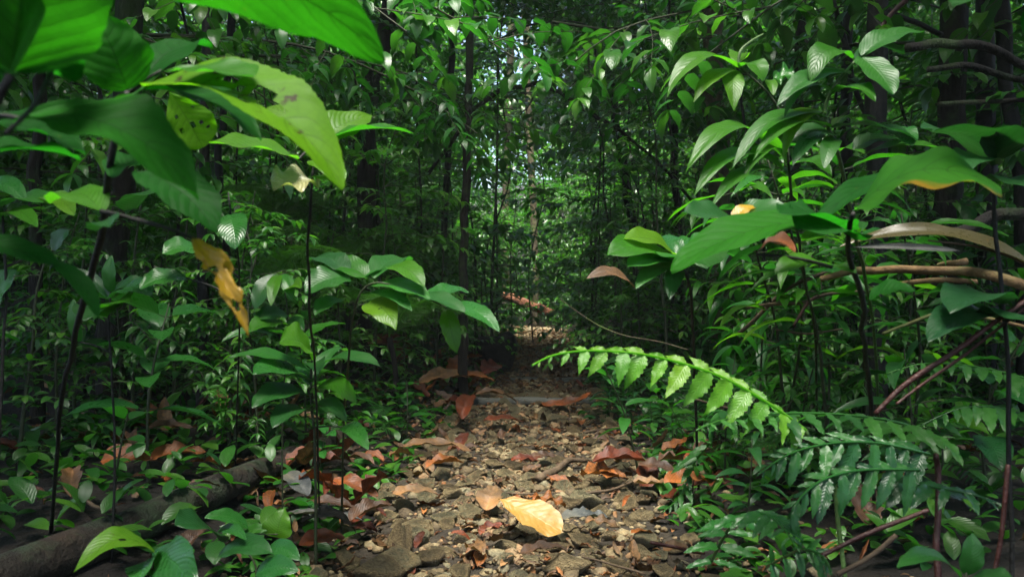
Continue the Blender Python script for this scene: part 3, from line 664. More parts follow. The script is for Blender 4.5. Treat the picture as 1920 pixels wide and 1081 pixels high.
# smaller dry leaves
DLT = [leaf_tpl(1, asp, k, 8, 4, b, f, wave=wv, seed=i, curl=c) for i, (k, asp, b, f, wv, c) in enumerate([('ellip', .45, .8, .3, .1, .2), ('ovate', .5, -.8, .4, .12, .1), ('lance', .3, 1.2, .5, .1, .1), ('obov', .5, .4, .2, .18, .3), ('ellip', .35, -1.3, .6, .1, .0)])]
DLC = ['orange', 'rust', 'tan', 'brown', 'tan', 'brown']
def dry(i, mat):
    k = ('dry', i, mat)
    if k not in MESHC: V, Fc, uv = DLT[i]; MESHC[k] = mesh_np('fallen_leaf', V, Fc, M[mat], uv)
    return MESHC[k]
rg = random.Random(5)
CN = {'orange': 'orange', 'rust': 'rust red', 'tan': 'pale tan', 'brown': 'dark brown'}
for i in range(225):
    if i < 130: y = 1.7 + 4.5 * rg.random() ** 1.2; x = pathx(y) + rg.uniform(-1, 1) * (pathw(y) / 2 + .12); where = 'among the stones of the path'
    else: y = 2.0 + 3.5 * rg.random(); sd = -1 if rg.random() < .7 else 1; x = pathx(y) + sd * (pathw(y) / 2 + .15 + 1.3 * rg.random()); where = 'on the dark soil %s of the path' % ('left' if sd < 0 else 'right')
    mt = rg.choice(DLC); o = link(bpy.data.objects.new('fallen_leaf', dry(rg.randrange(5), mt)))
    o.location = (x, y, H(x, y) + rg.uniform(.012, .035)); o.scale = (rg.uniform(.05, .085),) * 3; o.rotation_euler = (rg.uniform(-.35, .5), rg.uniform(-.5, .5), rg.uniform(0, 6.28))
    tag(o, 'small %s dry leaf %s' % (CN[mt], where), 'leaf', 'small %s dry leaves %s' % (CN[mt], where))
for nn, x0, x1, y0, y1, lab in [(34, -.55, -.15, 3.9, 5.9, 'curled dry leaf in the pile at the left path edge before the stump'), (20, -.75, -.38, 1.95, 2.7, 'dark dry leaf in the pile at the near left path edge'), (20, .30, .75, 2.2, 2.9, 'dry leaf in the pile at the right path edge under the fern'), (20, -1.5, -.8, 2.3, 3.3, 'dry leaf behind the log among the seedlings')]:
    for i in range(nn):
        x, y = rg.uniform(x0, x1), rg.uniform(y0, y1); o = link(bpy.data.objects.new('fallen_leaf', dry(rg.randrange(5), rg.choice(('orange', 'rust', 'rust', 'tan', 'brown')))))
        o.location = (x, y, H(x, y) + rg.uniform(.03, .07)); o.scale = (rg.uniform(.08, .14),) * 3; o.rotation_euler = (rg.uniform(-.2, .8), rg.uniform(-.5, .5), rg.uniform(0, 6.28))
        tag(o, lab, 'leaf', lab.replace('leaf', 'leaves', 1))
ch = []
for i in range(7000):
    if i < 4400: y = 1.5 + 10 * rg.random() ** 1.3; x = pathx(y) + rg.gauss(0, .6) * (pathw(y) / 2 + .1); s = rg.uniform(.014, .036) * (1 + .08 * y)
    else: y = 1.4 + 9 * rg.random(); x = pathx(y) + rg.choice((-1, 1)) * (pathw(y) / 2 + 3 * rg.random()); s = rg.uniform(.03, .08)
    V, Fc, uv = DLT[rg.randrange(5)]; V = V * [rg.choice((1, .5, .25)), 1, 1]
    m = Matrix.Translation((x, y, H(x, y) + rg.uniform(.006, .025))) @ Matrix.Rotation(rg.uniform(0, 6.3), 4, 'Z') @ Matrix.Rotation(rg.uniform(-.5, .5), 4, 'X') @ Matrix.Rotation(rg.uniform(-.6, .6), 4, 'Y') @ Matrix.Scale(s, 4)
    ch.append((xf(m, V), Fc, uv, np.full(len(V), rg.random())))
V, Fc, U, r = join_np(ch); o = link(bpy.data.objects.new('leaf_litter', mesh_np('leaf_litter', V, Fc, M['litter'], U, r)))
tag(o, 'litter of small broken dry leaves over path and banks', 'leaf litter', kind='stuff')
# twigs on the path
for i, (pts, r0, lab) in enumerate([
    ([(1010, 895), (1060, 872), (1100, 862)], .013, 'thick grey brown stick lying across the middle of the path'),
    ([(925, 905), (960, 925), (1050, 922)], .003, 'thin pale twig lying below the thick stick'),
    ([(905, 1010), (945, 1000), (960, 998)], .004, 'short orange twig left of the yellow leaf'),
    ([(1080, 925), (1150, 915), (1210, 890)], .005, 'red brown twig running to the shiny red leaf'),
    ([(1210, 1075), (1130, 1050), (1090, 1042)], .003, 'thin twig at the bottom right of the path'),
    ([(1095, 810), (1170, 800), (1290, 805)], .006, 'long dark twig sticking out of the right bank'),
    ([(150, 925), (200, 945), (228, 952)], .006, 'straight tan twig on the soil behind the log')]):
    w_ = []
    for px, py in pts:
        y = CZ * F / (py - 540)
        for _ in range(4): x = (px - 960) / F * y; y = (CZ - H(x, y) - .03) * F / (py - 540)
        w_.append(Vector((x, y, H(x, y) + .03)))
    V, Fc, U, r = capped_tube(w_, r0, r0 * .6, 6, 6, .35, i)
    tag(link(bpy.data.objects.new('twig', mesh_np('twig', V, Fc, M['twig'], U))), lab, 'twig', 'twigs on and beside the path')

# log on the left, stump, rotten log at the end of the path
def solid(name, pts, r0, r1, mat, lab, cat, sides=14, n=10, rough=.25, prof=None, zs=1.0, group=None):
    V, Fc, U, r = capped_tube(pts, r0, r1, sides, n, rough, 3, prof)
    return tag(link(bpy.data.objects.new(name, mesh_np(name, V, Fc, M[mat], U))), lab, cat, group)
def gp(px, py, up=0.0):
    y = CZ * F / (py - 540)
    for _ in range(6): x = (px - 960) / F * y; y = (CZ - H(x, y) - up) * F / (py - 540)
    return Vector((x, y, H(x, y) + up))
solid('log', [gp(-120, 1130, .03), gp(60, 1060, .03), gp(240, 985, .03), gp(400, 918, .04), gp(520, 868, .04), gp(600, 835, .03), gp(660, 806, .02)], .042, .034, 'log', 'long weathered log with moss running along the left side of the path', 'log', 16, 12, .1)
sp_ = gp(930, 700, 0)
solid('tree_stump', [sp_ + Vector((-.02, .25, -.05)), sp_ + Vector((0, .22, .05)), sp_ + Vector((.01, .2, .17)), sp_ + Vector((.02, .2, .24)), sp_ + Vector((.02, .2, .27))], .15, .08, 'stump', 'low black rounded stump beside the left edge of the path', 'stump', 16, 5, .25,
      prof=lambda f: .145 * (1 - max(0, f - .55) ** 2 * 4.2) * (.85 + .3 * f))
solid('fallen_log', [P(945, 553, 11.2), P(975, 563, 11), P(1010, 576, 10.8), P(1035, 588, 10.6)], .065, .05, 'redlog', 'rotten reddish fallen log across the far end of the path', 'log', 10, 6, .5)
# ------------------------------------------------------------------ trees, trunks, branches and vines one can tell apart
def foliage_blob(seed, n, rad, tpl, flat=.6, hole=.35):
    """leaves gathered in clumps through a crown's volume"""
    rg = random.Random(seed); spec = []; nc = max(6, n // 60)
    for c in range(nc):
        v = Vector((rg.gauss(0, 1), rg.gauss(0, 1), rg.gauss(0, 1))).normalized() * rg.uniform(.35, 1) * rad; v.z *= flat
        cr = rad * rg.uniform(.16, .34)
        for k in range(n // nc):
            q = v + Vector((rg.gauss(0, 1), rg.gauss(0, 1), rg.gauss(0, .5))) * cr * .6
            a = rg.uniform(0, 6.28); el = rg.uniform(-1.0, .3); dv = Vector((math.cos(a) * math.cos(el), math.sin(a) * math.cos(el), math.sin(el)))
            spec.append((tpl, Matrix.Translation(q) @ rot_to(dv, rg.uniform(-.6, .6)) @ Matrix.Scale(rg.uniform(.7, 1.4), 4)))
    return spec
CROWN = []
for i in range(6):
    V, Fc, U, r = join_leaves(foliage_blob(100 + i, 2600, 1.6, ('tree', 'tree2')[i % 2])); CROWN.append(mesh_np('crown', V, Fc, M['wood_leaf'], U, r))
FARC = []
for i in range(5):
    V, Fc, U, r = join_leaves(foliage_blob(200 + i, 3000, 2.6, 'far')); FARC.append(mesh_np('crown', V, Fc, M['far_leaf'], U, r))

def tree(name, base_px, top_px, dep, r0, r1, mat, lab, crowns=(), mids=(), cat='tree', group=None, n=8, rough=.3):
    """trunk through pixels at depth dep, from the ground to top_px and on up beyond the frame"""
    x0 = (base_px - 960) / F * dep; b = Vector((x0, dep, H(x0, dep) - .05)); e = empty(name, b, lab, cat, group)
    pts = [b] + [P(*m, dep) for m in mids] + [P(*top_px, dep)]
    up = pts[-1] + (pts[-1] - pts[-2]).normalized() * 2.2 + Vector((0, 0, 1.2)); pts.append(up)
    stem_part(e, [(pts, r0, r1)], M[mat], 'trunk', 10, n, rough)
    for k, (dx, dy, dz, s) in enumerate(crowns):
        o = link(bpy.data.objects.new('crown', CROWN[(k + int(base_px)) % 6]), e); o.location = up - b + Vector((dx, dy, dz)); o.scale = (s,) * 3; o.rotation_euler = (0, 0, k * 2.1); o['kind'] = 'stuff'
    return e
C1 = [(0, 0, .6, 1.0)]; C2 = [(.3, .2, .8, 1.1), (-1, .4, .2, .8)]
T = [
 ('tree', 205, (248, 10), 3.4, .06, .05, 'bark', 'dark thick trunk behind the big leaves in the upper left corner', C2, [(225, 300)]),
 ('tree', 690, (735, 0), 5.0, .06, .045, 'bark', 'leaning dark trunk just below the tip of the huge upper leaf', C1, [(688, 300), (700, 130)]),
 ('tree', 868, (880, 0), 4.4, .028, .018, 'bark', 'thin straight mossy sapling trunk left of the path, rising the full height', C1, [(868, 560), (875, 300)]),
 ('tree', 828, (850, 0), 6.5, .03, .02, 'stemdark', 'thin dark trunk just left of the full height mossy sapling', C1, [(838, 300)]),
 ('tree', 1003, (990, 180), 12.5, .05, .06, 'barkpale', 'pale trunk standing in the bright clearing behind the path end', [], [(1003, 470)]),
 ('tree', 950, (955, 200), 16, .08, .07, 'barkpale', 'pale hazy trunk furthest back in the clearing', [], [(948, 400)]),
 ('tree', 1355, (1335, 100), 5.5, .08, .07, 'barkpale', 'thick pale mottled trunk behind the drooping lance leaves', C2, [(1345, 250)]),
 ('tree', 1640, (1645, 120), 2.9, .045, .035, 'stemdark', 'black upright trunk behind the right hand leaf whorls', C1, [(1640, 400)]),
 ('tree', 1775, (1790, 40), 3.2, .055, .05, 'bark', 'thickest dark trunk near the upper right corner', C2, [(1780, 350)]),
 ('tree', 1850, (1850, 60), 3.6, .045, .04, 'stemdark', 'slim black trunk between the thickest trunk and the right edge', C1, [(1850, 350)]),
 ('tree', 1925, (1880, 60), 3.0, .03, .025, 'stemdark', 'leaning thin black stem at the extreme right edge', C1, [(1915, 350)]),
 ('tree', 1600, (1590, 60), 4.0, .035, .02, 'stemdark', 'thin black trunk left of the black upright trunk, forked with red twigs', C1, [(1585, 250)]),
 ('tree', 1215, (1150, 180), 7.5, .05, .03, 'stemdark', 'slanting dark trunk right of the clearing under the arching branch', C1, [(1180, 380)]),
 ('tree', 1280, (1262, 180), 6.8, .035, .03, 'stemdark', 'slim dark trunk left of the pale mottled trunk', C1, [(1268, 350)]),
 ('tree', 70, (72, 100), 3.0, .025, .02, 'bark', 'brownish trunk at the far left edge behind the broad leaves', C1, [(66, 400)]),
 ('tree', 470, (430, 100), 4.6, .022, .02, 'stemdark', 'slim dark trunk behind the yellow green spotted leaves', C1, [(410, 330)]),
 ('tree', 378, (384, 250), 3.2, .022, .018, 'stemdark', 'dark straight trunk below the long toothed yellow green leaf', C1, [(380, 420)]),
 ('tree', 715, (640, 0), 6.0, .02, .015, 'bark', 'thin brown trunk slanting behind the whorl of yellow green leaves', C1, [(700, 330)]),
 ('tree', 1480, (1500, 50), 5.0, .04, .03, 'bark', 'thin trunk between the two upper right leaf whorls', C1, [(1490, 330)]),
]
for nm, bx, tp, dp, r0, r1, mt, lab, cr, mids in T: tree(nm, bx, tp, dp, r0, r1, mt, lab, cr, mids)
def limb(name, pts, r0, r1, mat, lab, cat, group=None, rough=.3): return solid(name, [P(*p) for p in pts], r0, r1, mat, lab, cat, 8, 12, rough, group=group)
limb('branch', [(800, 330, 5.2), (845, 268, 5.1), (885, 212, 5), (925, 178, 5), (975, 160, 5), (1040, 168, 5), (1100, 205, 5.1), (1160, 245, 5.3), (1240, 310, 5.8), (1300, 380, 6.2)], .014, .011, 'bark', 'thin dark branch arching like a bridge across the light clearing', 'branch')
limb('branch', [(940, 72, 4.6), (980, 50, 4.6), (1040, 42, 4.6), (1090, 43, 4.6), (1130, 62, 4.7)], .007, .004, 'bark', 'short thin branch curving above the bright sky gap', 'branch')
limb('branch', [(1015, 150, 5.5), (1000, 185, 5.5), (975, 215, 5.4)], .008, .004, 'stemdark', 'little black fork hanging in front of the sky gap', 'branch')
limb('branch', [(1700, 0, 2.6), (1665, 35, 2.6), (1640, 70, 2.6)], .010, .006, 'redstem', 'reddish broken branch end by the upper right trunks', 'branch')
limb('branch', [(1650, 5, 2.9), (1690, 28, 2.9), (1765, 65, 3.0)], .010, .010, 'stemdark', 'black branch crossing towards the thickest trunk', 'branch')
limb('branch', [(1560, 0, 3.4), (1580, 60, 3.4), (1600, 140, 3.4), (1640, 260, 3.4)], .014, .010, 'stemdark', 'black forked branch leaning over the upper right whorl', 'branch')
limb('branch', [(1700, 90, 2.3), (1780, 80, 2.3), (1860, 95, 2.3), (1960, 140, 2.3)], .015, .012, 'bark', 'wide black bough crossing the upper right trunks', 'branch')
limb('branch', [(1740, 130, 2.5), (1840, 128, 2.5), (1960, 160, 2.5)], .011, .010, 'bark', 'black bough under the wide black bough at upper right', 'branch')
limb('branch', [(1760, 195, 2.4), (1850, 190, 2.4), (1960, 188, 2.4)], .008, .007, 'bark', 'straight level black bough at the right edge below the other two', 'branch')
limb('branch', [(1540, 522, 1.75), (1600, 511, 1.7), (1660, 504, 1.6), (1740, 505, 1.55), (1810, 506, 1.5), (1860, 513, 1.45), (1960, 545, 1.4)], .0075, .010, 'barkwood', 'smooth tan bough bending down to the right edge, brightest of the boughs', 'branch')
limb('branch', [(1760, 497, 1.75), (1785, 493, 1.7), (1812, 489, 1.7)], .006, .008, 'barkwood', 'short tan branch stub above the smooth tan bough', 'branch')
limb('branch', [(1660, 536, 1.8), (1720, 529, 1.75), (1800, 524, 1.7), (1830, 528, 1.7)], .006, .006, 'barkwood', 'thin tan branch under the smooth tan bough', 'branch')
limb('branch', [(1780, 440, 1.9), (1850, 412, 1.9), (1920, 402, 1.9), (1980, 395, 1.9)], .015, .015, 'bark', 'mossy green bough above the brown palm leaf at the right edge', 'branch')
limb('branch', [(1385, 625, 2.2), (1450, 565, 2.1), (1500, 530, 2.0), (1560, 505, 2.0)], .006, .005, 'twig', 'tan twig rising to the smooth tan bough', 'branch')
limb('branch', [(1400, 575, 2.1), (1500, 565, 2.0), (1550, 550, 2.0), (1620, 545, 2.0)], .005, .004, 'twig', 'crooked tan twig meeting others under the boughs', 'branch')
limb('branch', [(1488, 610, 1.9), (1515, 570, 1.9), (1535, 552, 1.9)], .004, .004, 'redstem', 'short reddish twig hanging under the crooked twig', 'branch')
limb('branch', [(1455, 618, 2.0), (1520, 622, 2.0), (1580, 616, 2.0)], .003, .002, 'twig', 'fine twig lying level below the crooked twig', 'branch')
limb('branch', [(1655, 625, 1.3), (1700, 608, 1.3), (1760, 587, 1.3), (1830, 592, 1.3), (1960, 620, 1.3)], .0028, .003, 'barkwood', 'thin pale vine tip looping out of the dark right side', 'vine')
limb('vine', [(1050, 560, 3.4), (1110, 602, 3.2), (1160, 625, 3.0), (1230, 638, 2.9), (1290, 655, 2.8)], .0022, .0018, 'barkpale', 'thin pale vine sagging over the right bank', 'vine')
limb('vine', [(1295, 745, 1.5), (1340, 757, 1.5), (1400, 772, 1.5)], .0025, .002, 'twig', 'thin pale stalk under the start of the dark fern', 'twig')
limb('reed', [(1640, 775, 1.05), (1700, 720, 1.05), (1800, 652, 1.05), (1920, 565, 1.05), (1980, 525, 1.05)], .0035, .0035, 'redstem', 'long straight red brown stalk slanting up to the right edge', 'stalk')
limb('reed', [(1680, 757, 1.1), (1740, 712, 1.1), (1820, 655, 1.1), (1960, 548, 1.1)], .0022, .0022, 'redstem', 'thinner red brown stalk parallel to the long straight one', 'stalk')
limb('reed', [(1540, 1040, 1.0), (1600, 1010, 1.0), (1660, 985, 1.0), (1740, 955, 1.0)], .003, .0026, 'redstem', 'red twig crossing the large brown dead leaf at bottom right', 'twig')
limb('reed', [(1570, 1075, .98), (1640, 1035, .98), (1680, 1002, .98)], .003, .003, 'twig', 'grey green twig crossing below the red twig at bottom right', 'twig')
limb('reed', [(1862, 1090, 1.0), (1875, 1000, 1.0), (1890, 870, 1.0)], .003, .0028, 'redstem', 'upright reddish stalk in the dark lower right corner', 'stalk')
limb('reed', [(1220, 1015, 1.7), (1270, 1028, 1.7), (1320, 1035, 1.6)], .004, .0035, 'redstem', 'red stick at the right edge of the path near the bottom', 'twig')
limb('vine', [(1430, 64, 1.45), (1410, 75, 1.42), (1390, 95, 1.4), (1384, 122, 1.4)], .0018, .003, 'stemgreen', 'curved pale tendril above the drooping leaf whorl', 'vine')
rgv = random.Random(3)
for i, (px, dp) in enumerate([(520, 5), (610, 6), (760, 5.5), (930, 8), (1105, 7), (1190, 6), (1235, 5), (1410, 4.2), (1560, 4.8), (160, 3.5), (320, 4), (455, 6), (1700, 4.2), (1000, 9)]):
    x = (px - 960) / F * dp; top = 4.5
    pts = [Vector((x + rgv.uniform(-.15, .15) * (k > 0), dp + rgv.uniform(-.1, .1), H(x, dp) - .05 + (top) * k / 5)) for k in range(6)]
    tag(link(bpy.data.objects.new('vine', mesh_np('vine', *capped_tube(pts, .009, .005, 6, 5, .3, i)[:2], M['stemdark' if i % 2 else 'bark']))), 'thin dark hanging vine reaching from the undergrowth up into the crowns', 'vine', 'hanging vines among the trunks')

# ------------------------------------------------------------------ hero plants
def plant(name, base, label, cat='plant', group=None, ground_=True):
    p = P(*base)
    if ground_: p.z = H(p.x, p.y) - .01
    return empty(name, p, label, cat, group)
LD = dict
def hero(name, label, base, stems, leaves, mat='mid', stemmat='stem', cat='plant', joint=None):
    """stems: [( [(px,py,d)...], r0, r1 )] starting at the ground; leaves: (bx,by,bd, tx,ty,td, w, kw)"""
    e = plant(name, base, label, cat); lines = []
    for k, (pts, r0, r1) in enumerate(stems):
        pp = [P(*p) for p in pts]
        if k == 0: pp = [e.location.copy()] + pp
        lines.append((pp, r0 * (.5 if base[2] < .7 else .68), r1 * .8))
    for lf in leaves:
        kw = dict(lf[7]) if len(lf) > 7 else {}
        m = kw.pop('m', mat); pet = kw.pop('pet', None)
        hero_leaf(e, lf[0:3], lf[3:6], lf[6], M[m], **kw)
        if pet: a, b = P(*pet), P(*lf[0:3]); lines.append(([a, a.lerp(b, .5) + Vector((0, 0, .004)), b], .0022, .0016))
    stem_part(e, lines, M[stemmat])
    return e
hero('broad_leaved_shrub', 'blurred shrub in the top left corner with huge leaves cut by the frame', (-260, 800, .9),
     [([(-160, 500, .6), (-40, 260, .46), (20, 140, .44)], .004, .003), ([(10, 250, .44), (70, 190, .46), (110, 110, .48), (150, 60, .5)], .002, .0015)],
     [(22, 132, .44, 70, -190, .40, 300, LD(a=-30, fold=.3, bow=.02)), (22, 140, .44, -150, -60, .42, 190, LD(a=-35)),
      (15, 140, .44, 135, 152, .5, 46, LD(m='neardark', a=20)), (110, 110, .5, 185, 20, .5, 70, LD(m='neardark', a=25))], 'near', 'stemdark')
hero('broad_leaved_shrub', 'shrub reaching over the top with one huge bright green pointed leaf', (-300, 900, .9),
     [([(-150, 300, .6), (60, -60, .5), (210, -60, .5)], .004, .003)],
     [(225, -60, .50, 722, 114, .52, 165, LD(a=-38, bow=.13, fold=.14, kind='ellip', serr=.02, pet=(210, -60, .5))), (215, -60, .5, 330, -30, .45, 100, LD(a=-30))], 'near', 'stemdark')
hero('broad_leaved_shrub', 'leafy shrub at upper left with a heart shaped leaf and torn yellow green leaves', (95, 880, 1.7),
     [([(118, 740, 1.25), (160, 560, .85), (193, 400, .68), (228, 220, .64), (240, 172, .64)], .0055, .003),
      ([(190, 395, .64), (240, 402, .62), (300, 418, .6), (365, 447, .6)], .0028, .0016), ([(240, 175, .64), (265, 155, .64), (300, 135, .64), (330, 118, .66)], .0022, .0012)],
     [(238, 168, .62, 172, 18, .60, 132, LD(m='near', a=38, kind='ovate', serr=.03)),
      (262, 160, .64, 398, 85, .72, 52, LD(m='neardark', a=12, kind='ovate')),
      (312, 132, .62, 478, 142, .60, 36, LD(m='fresh', a=25, bow=.03, kind='obov')),
      (262, 168, .64, 490, 262, .66, 60, LD(m='neardark', a=20, bow=.14, kind='ovate')),  # separate dark leaf stands for the shaded half of the long spotted leaf
      (270, 160, .63, 644, 352, .60, 112, LD(m='yellowgreen', a=32, bow=.16, fold=.35, serr=.06, holes=7, kind='ellip', nv=60, nu=12, spots=0) if 0 else LD(m='holey', a=32, bow=.16, fold=.35, serr=.06, holes=7, nv=60, nu=12)),
      (318, 172, .78, 380, 276, .80, 92, LD(m='holey', a=55, bow=.02, holes=9, nv=50, nu=12, kind='obov', serr=.03)),
      (262, 322, .60, 404, 434, .58, 88, LD(m='neardark', a=22, bow=.1, serr=.08)),
      (365, 447, .60, 466, 630, .58, 48, LD(m='dyingleaf', a=40, bow=.06, fold=.5, wave=.14, ragged=.7, holes=3, kind='ovate', nv=44, nu=10)),
      (230, 200, .64, 255, 175, .62, 30, LD(m='mid')), (205, 330, .64, 285, 300, .66, 42, LD(m='neardark', a=20)),
      (190, 395, .64, 95, 380, .7, 30, LD(m='fresh', a=20)), (185, 430, .64, 205, 425, .6, 18, LD(m='dark'))], 'near', 'stemdark')
hero('broad_leaved_shrub', 'left edge shrub with one large serrated leaf drooping to the right', (-160, 1000, .52),
     [([(-120, 700, .52), (-70, 400, .52), (-30, 240, .52)], .006, .003)],
     [(40, 222, .50, 372, 376, .50, 125, LD(a=28, bow=.17, serr=.07, nteeth=26, pet=(-30, 235, .52), kind='ovate', wave=.05)),
      (-50, 235, .52, 160, 290, .55, 62, LD(m='neardark', a=22)), (-50, 300, .55, 150, 300, .6, 48, LD(m='neardark', a=15)),
      (-70, 450, .55, 115, 500, .55, 40, LD(m='neardark', a=25, bow=.05)), (100, 492, .55, 185, 595, .55, 34, LD(m='neardark', a=35))], 'near', 'stemdark')
hero('whorled_seedling', 'slender upright plant with a whorl of bright yellow green leaves on a dark stem', (600, 860, 2.0),
     [([(592, 720, 1.6), (583, 600, 1.25), (579, 430, 1.02), (584, 340, .98), (597, 268, .98)], .0032, .002)],
     [(597, 264, .98, 504, 200, 1.02, 66, LD(a=50, bow=.06)), (594, 264, .98, 698, 216, 1.05, 60, LD(a=58, bow=.05, kind='ovate')),
      (600, 268, .98, 776, 250, 1.0, 26, LD(a=14, bow=.10, m='fresh')), (560, 298, .96, 382, 268, .9, 38, LD(a=24, bow=.05, kind='lance', pet=(592, 285, .98))),
      (588, 300, .96, 643, 352, .9, 50, LD(a=45, kind='ovate')), (590, 280, .98, 618, 308, 1.0, 30, LD(a=30, m='fresh')),
      (590, 338, .97, 511, 352, .93, 44, LD(a=35, m='palecurl', wave=.10, bow=.06)), (598, 330, .98, 640, 345, .95, 34, LD(a=30))], 'yellowgreen', 'stemdark')
hero('arching_shrub', 'shrub with a spray of toothed glossy leaves arching right above the path edge', (640, 850, 2.0),
     [([(645, 780, 1.8), (655, 660, 1.6), (665, 570, 1.5), (700, 530, 1.48), (770, 545, 1.47), (838, 576, 1.45)], .004, .0016), ([(700, 570, 1.5), (672, 572, 1.5), (665, 582, 1.5)], .0018, .001)],
     [(655, 520, 1.5, 572, 548, 1.45, 46, LD(a=35, serr=.06)), (650, 512, 1.5, 580, 488, 1.6, 30, LD(a=22)), (690, 520, 1.5, 598, 500, 1.55, 34, LD(a=30, m='fresh')),
      (668, 520, 1.5, 728, 508, 1.6, 24, LD(a=25)), (728, 500, 1.5, 795, 536, 1.42, 34, LD(a=35, m='fresh', bow=.12)), (698, 535, 1.5, 806, 560, 1.42, 26, LD(a=20, bow=.08)),
      (700, 520, 1.5, 770, 490, 1.65, 28, LD(a=18)), (696, 548, 1.5, 772, 582, 1.42, 22, LD(a=35, m='glossy', bow=.1)),
      (692, 566, 1.5, 742, 618, 1.42, 58, LD(a=55, m='yellowgreen', kind='ovate', holes=2)), (770, 556, 1.47, 872, 585, 1.38, 24, LD(a=22, bow=.08)),
      (838, 574, 1.45, 936, 620, 1.35, 30, LD(a=30, bow=.1, m='glossy', serr=.08)), (836, 580, 1.45, 856, 660, 1.42, 38, LD(a=60, serr=.08, m='fresh')),
      (800, 560, 1.46, 880, 548, 1.5, 20, LD(a=20, m='glossy')), (640, 560, 1.5, 590, 590, 1.45, 26, LD(a=30))], 'mid', 'stem')
hero('seedling_shrub', 'leafy seedling with arching light leaves beside the upper end of the log', (592, 930, 1.75),
     [([(590, 850, 1.75), (583, 760, 1.75), (583, 690, 1.75), (588, 665, 1.75)], .005, .003)],
     [(584, 672, 1.75, 524, 640, 1.7, 40, LD(a=28, m='fresh', bow=.25)), (590, 690, 1.75, 712, 686, 1.65, 16, LD(a=16, bow=.12)), (580, 695, 1.75, 430, 668, 1.65, 18, LD(a=20, bow=.1, kind='lance')),
      (580, 715, 1.75, 474, 700, 1.62, 26, LD(a=30, m='glossy')), (580, 720, 1.75, 560, 690, 1.9, 30, LD(a=30, m='glossy')), (580, 740, 1.75, 472, 762, 1.6, 34, LD(a=38, serr=.05)),
      (585, 735, 1.75, 668, 755, 1.6, 30, LD(a=35, bow=.14, m='fresh', serr=.05)), (585, 760, 1.75, 650, 790, 1.6, 26, LD(a=35)), (578, 770, 1.75, 510, 800, 1.6, 30, LD(a=40)),
      (583, 715, 1.75, 640, 650, 1.85, 22, LD(a=20)), (588, 690, 1.75, 598, 700, 1.6, 36, LD(a=50, m='dark')), (640, 800, 1.6, 690, 842, 1.5, 32, LD(a=45, m='glossy', pet=(590, 800, 1.75)))], 'mid', 'stem')
hero('heart_leaved_creeper', 'creeper at the bottom left with one upright bright heart shaped leaf', (470, 1120, 1.5),
     [([(480, 1060, 1.5), (440, 1010, 1.5), (470, 1000, 1.5), (530, 1000, 1.5)], .003, .0016)],
     [(518, 1006, 1.5, 534, 950, 1.52, 56, LD(a=60, m='yellowgreen', kind='heart', nv=24)), (465, 988, 1.5, 384, 968, 1.45, 26, LD(a=35, m='glossy')), (410, 1010, 1.5, 330, 984, 1.4, 30, LD(a=35, m='dark')),
      (405, 998, 1.5, 462, 1010, 1.42, 22, LD(a=40, m='glossy')), (458, 998, 1.5, 504, 992, 1.5, 18, LD(a=45, m='fresh')), (500, 1028, 1.45, 562, 1048, 1.4, 34, LD(a=45, m='glossy')),
      (480, 1075, 1.4, 560, 1068, 1.38, 40, LD(a=45, m='glossy')), (410, 1040, 1.45, 510, 1035, 1.4, 40, LD(a=30, m='dark'))], 'mid', 'stem')
hero('broad_leaved_seedling', 'low seedling in the bottom left corner with a long bright drip tipped leaf', (285, 1130, .95),
     [([(284, 1100, .95), (282, 1060, .95), (282, 1036, .95)], .003, .002)],
     [(290, 1034, .95, 138, 1072, .88, 44, LD(a=30, m='yellowgreen', bow=.28, kind='ovate', holes=1)), (280, 1050, 1.0, 362, 1100, .9, 86, LD(a=50, m='glossy', kind='round', wave=.06)), (278, 1060, 1.0, 262, 1090, .9, 40, LD(a=50, m='glossy'))], 'mid', 'redstem')
hero('droopy_seedling', 'seedling with three folded drooping leaves left of the arching spray', (530, 880, 1.9),
     [([(530, 760, 1.9), (540, 640, 1.9), (535, 560, 1.9), (522, 515, 1.9)], .003, .0018)],
     [(520, 515, 1.9, 478, 578, 1.85, 34, LD(a=50, m='mid', bow=.1)), (522, 515, 1.9, 508, 572, 1.8, 24, LD(a=55, m='fresh')), (524, 515, 1.9, 548, 560, 1.85, 26, LD(a=50, m='mid')),
      (540, 545, 1.9, 566, 540, 1.8, 22, LD(a=60, m='yellowgreen', kind='heart')), (540, 600, 1.9, 570, 618, 1.85, 22, LD(a=50)), (540, 590, 1.9, 480, 600, 1.85, 26, LD(a=30)),
      (538, 610, 1.9, 470, 620, 1.8, 24, LD(a=30, m='fresh')), (520, 630, 1.9, 415, 640, 1.8, 12, LD(a=40, bow=.15))], 'mid', 'stem')
hero('young_plant', 'young plant with an upright pointed leaf in the dark left undergrowth', (210, 900, 1.6),
     [([(215, 800, 1.6), (205, 640, 1.6), (208, 545, 1.6)], .004, .002)],
     [(209, 548, 1.6, 209, 478, 1.6, 24, LD(a=60, m='mid')), (205, 560, 1.6, 120, 500, 1.6, 20, LD(a=35, m='dark', kind='lance')), (212, 558, 1.6, 285, 552, 1.5, 26, LD(a=35, m='glossy')),
      (212, 545, 1.6, 280, 530, 1.6, 18, LD(a=30)), (205, 580, 1.6, 155, 600, 1.5, 30, LD(a=40)), (205, 590, 1.6, 240, 566, 1.5, 22, LD(a=35, m='fresh')), (150, 640, 1.6, 138, 560, 1.6, 22, LD(a=60, pet=(205, 660, 1.6)))], 'mid', 'stemdark')
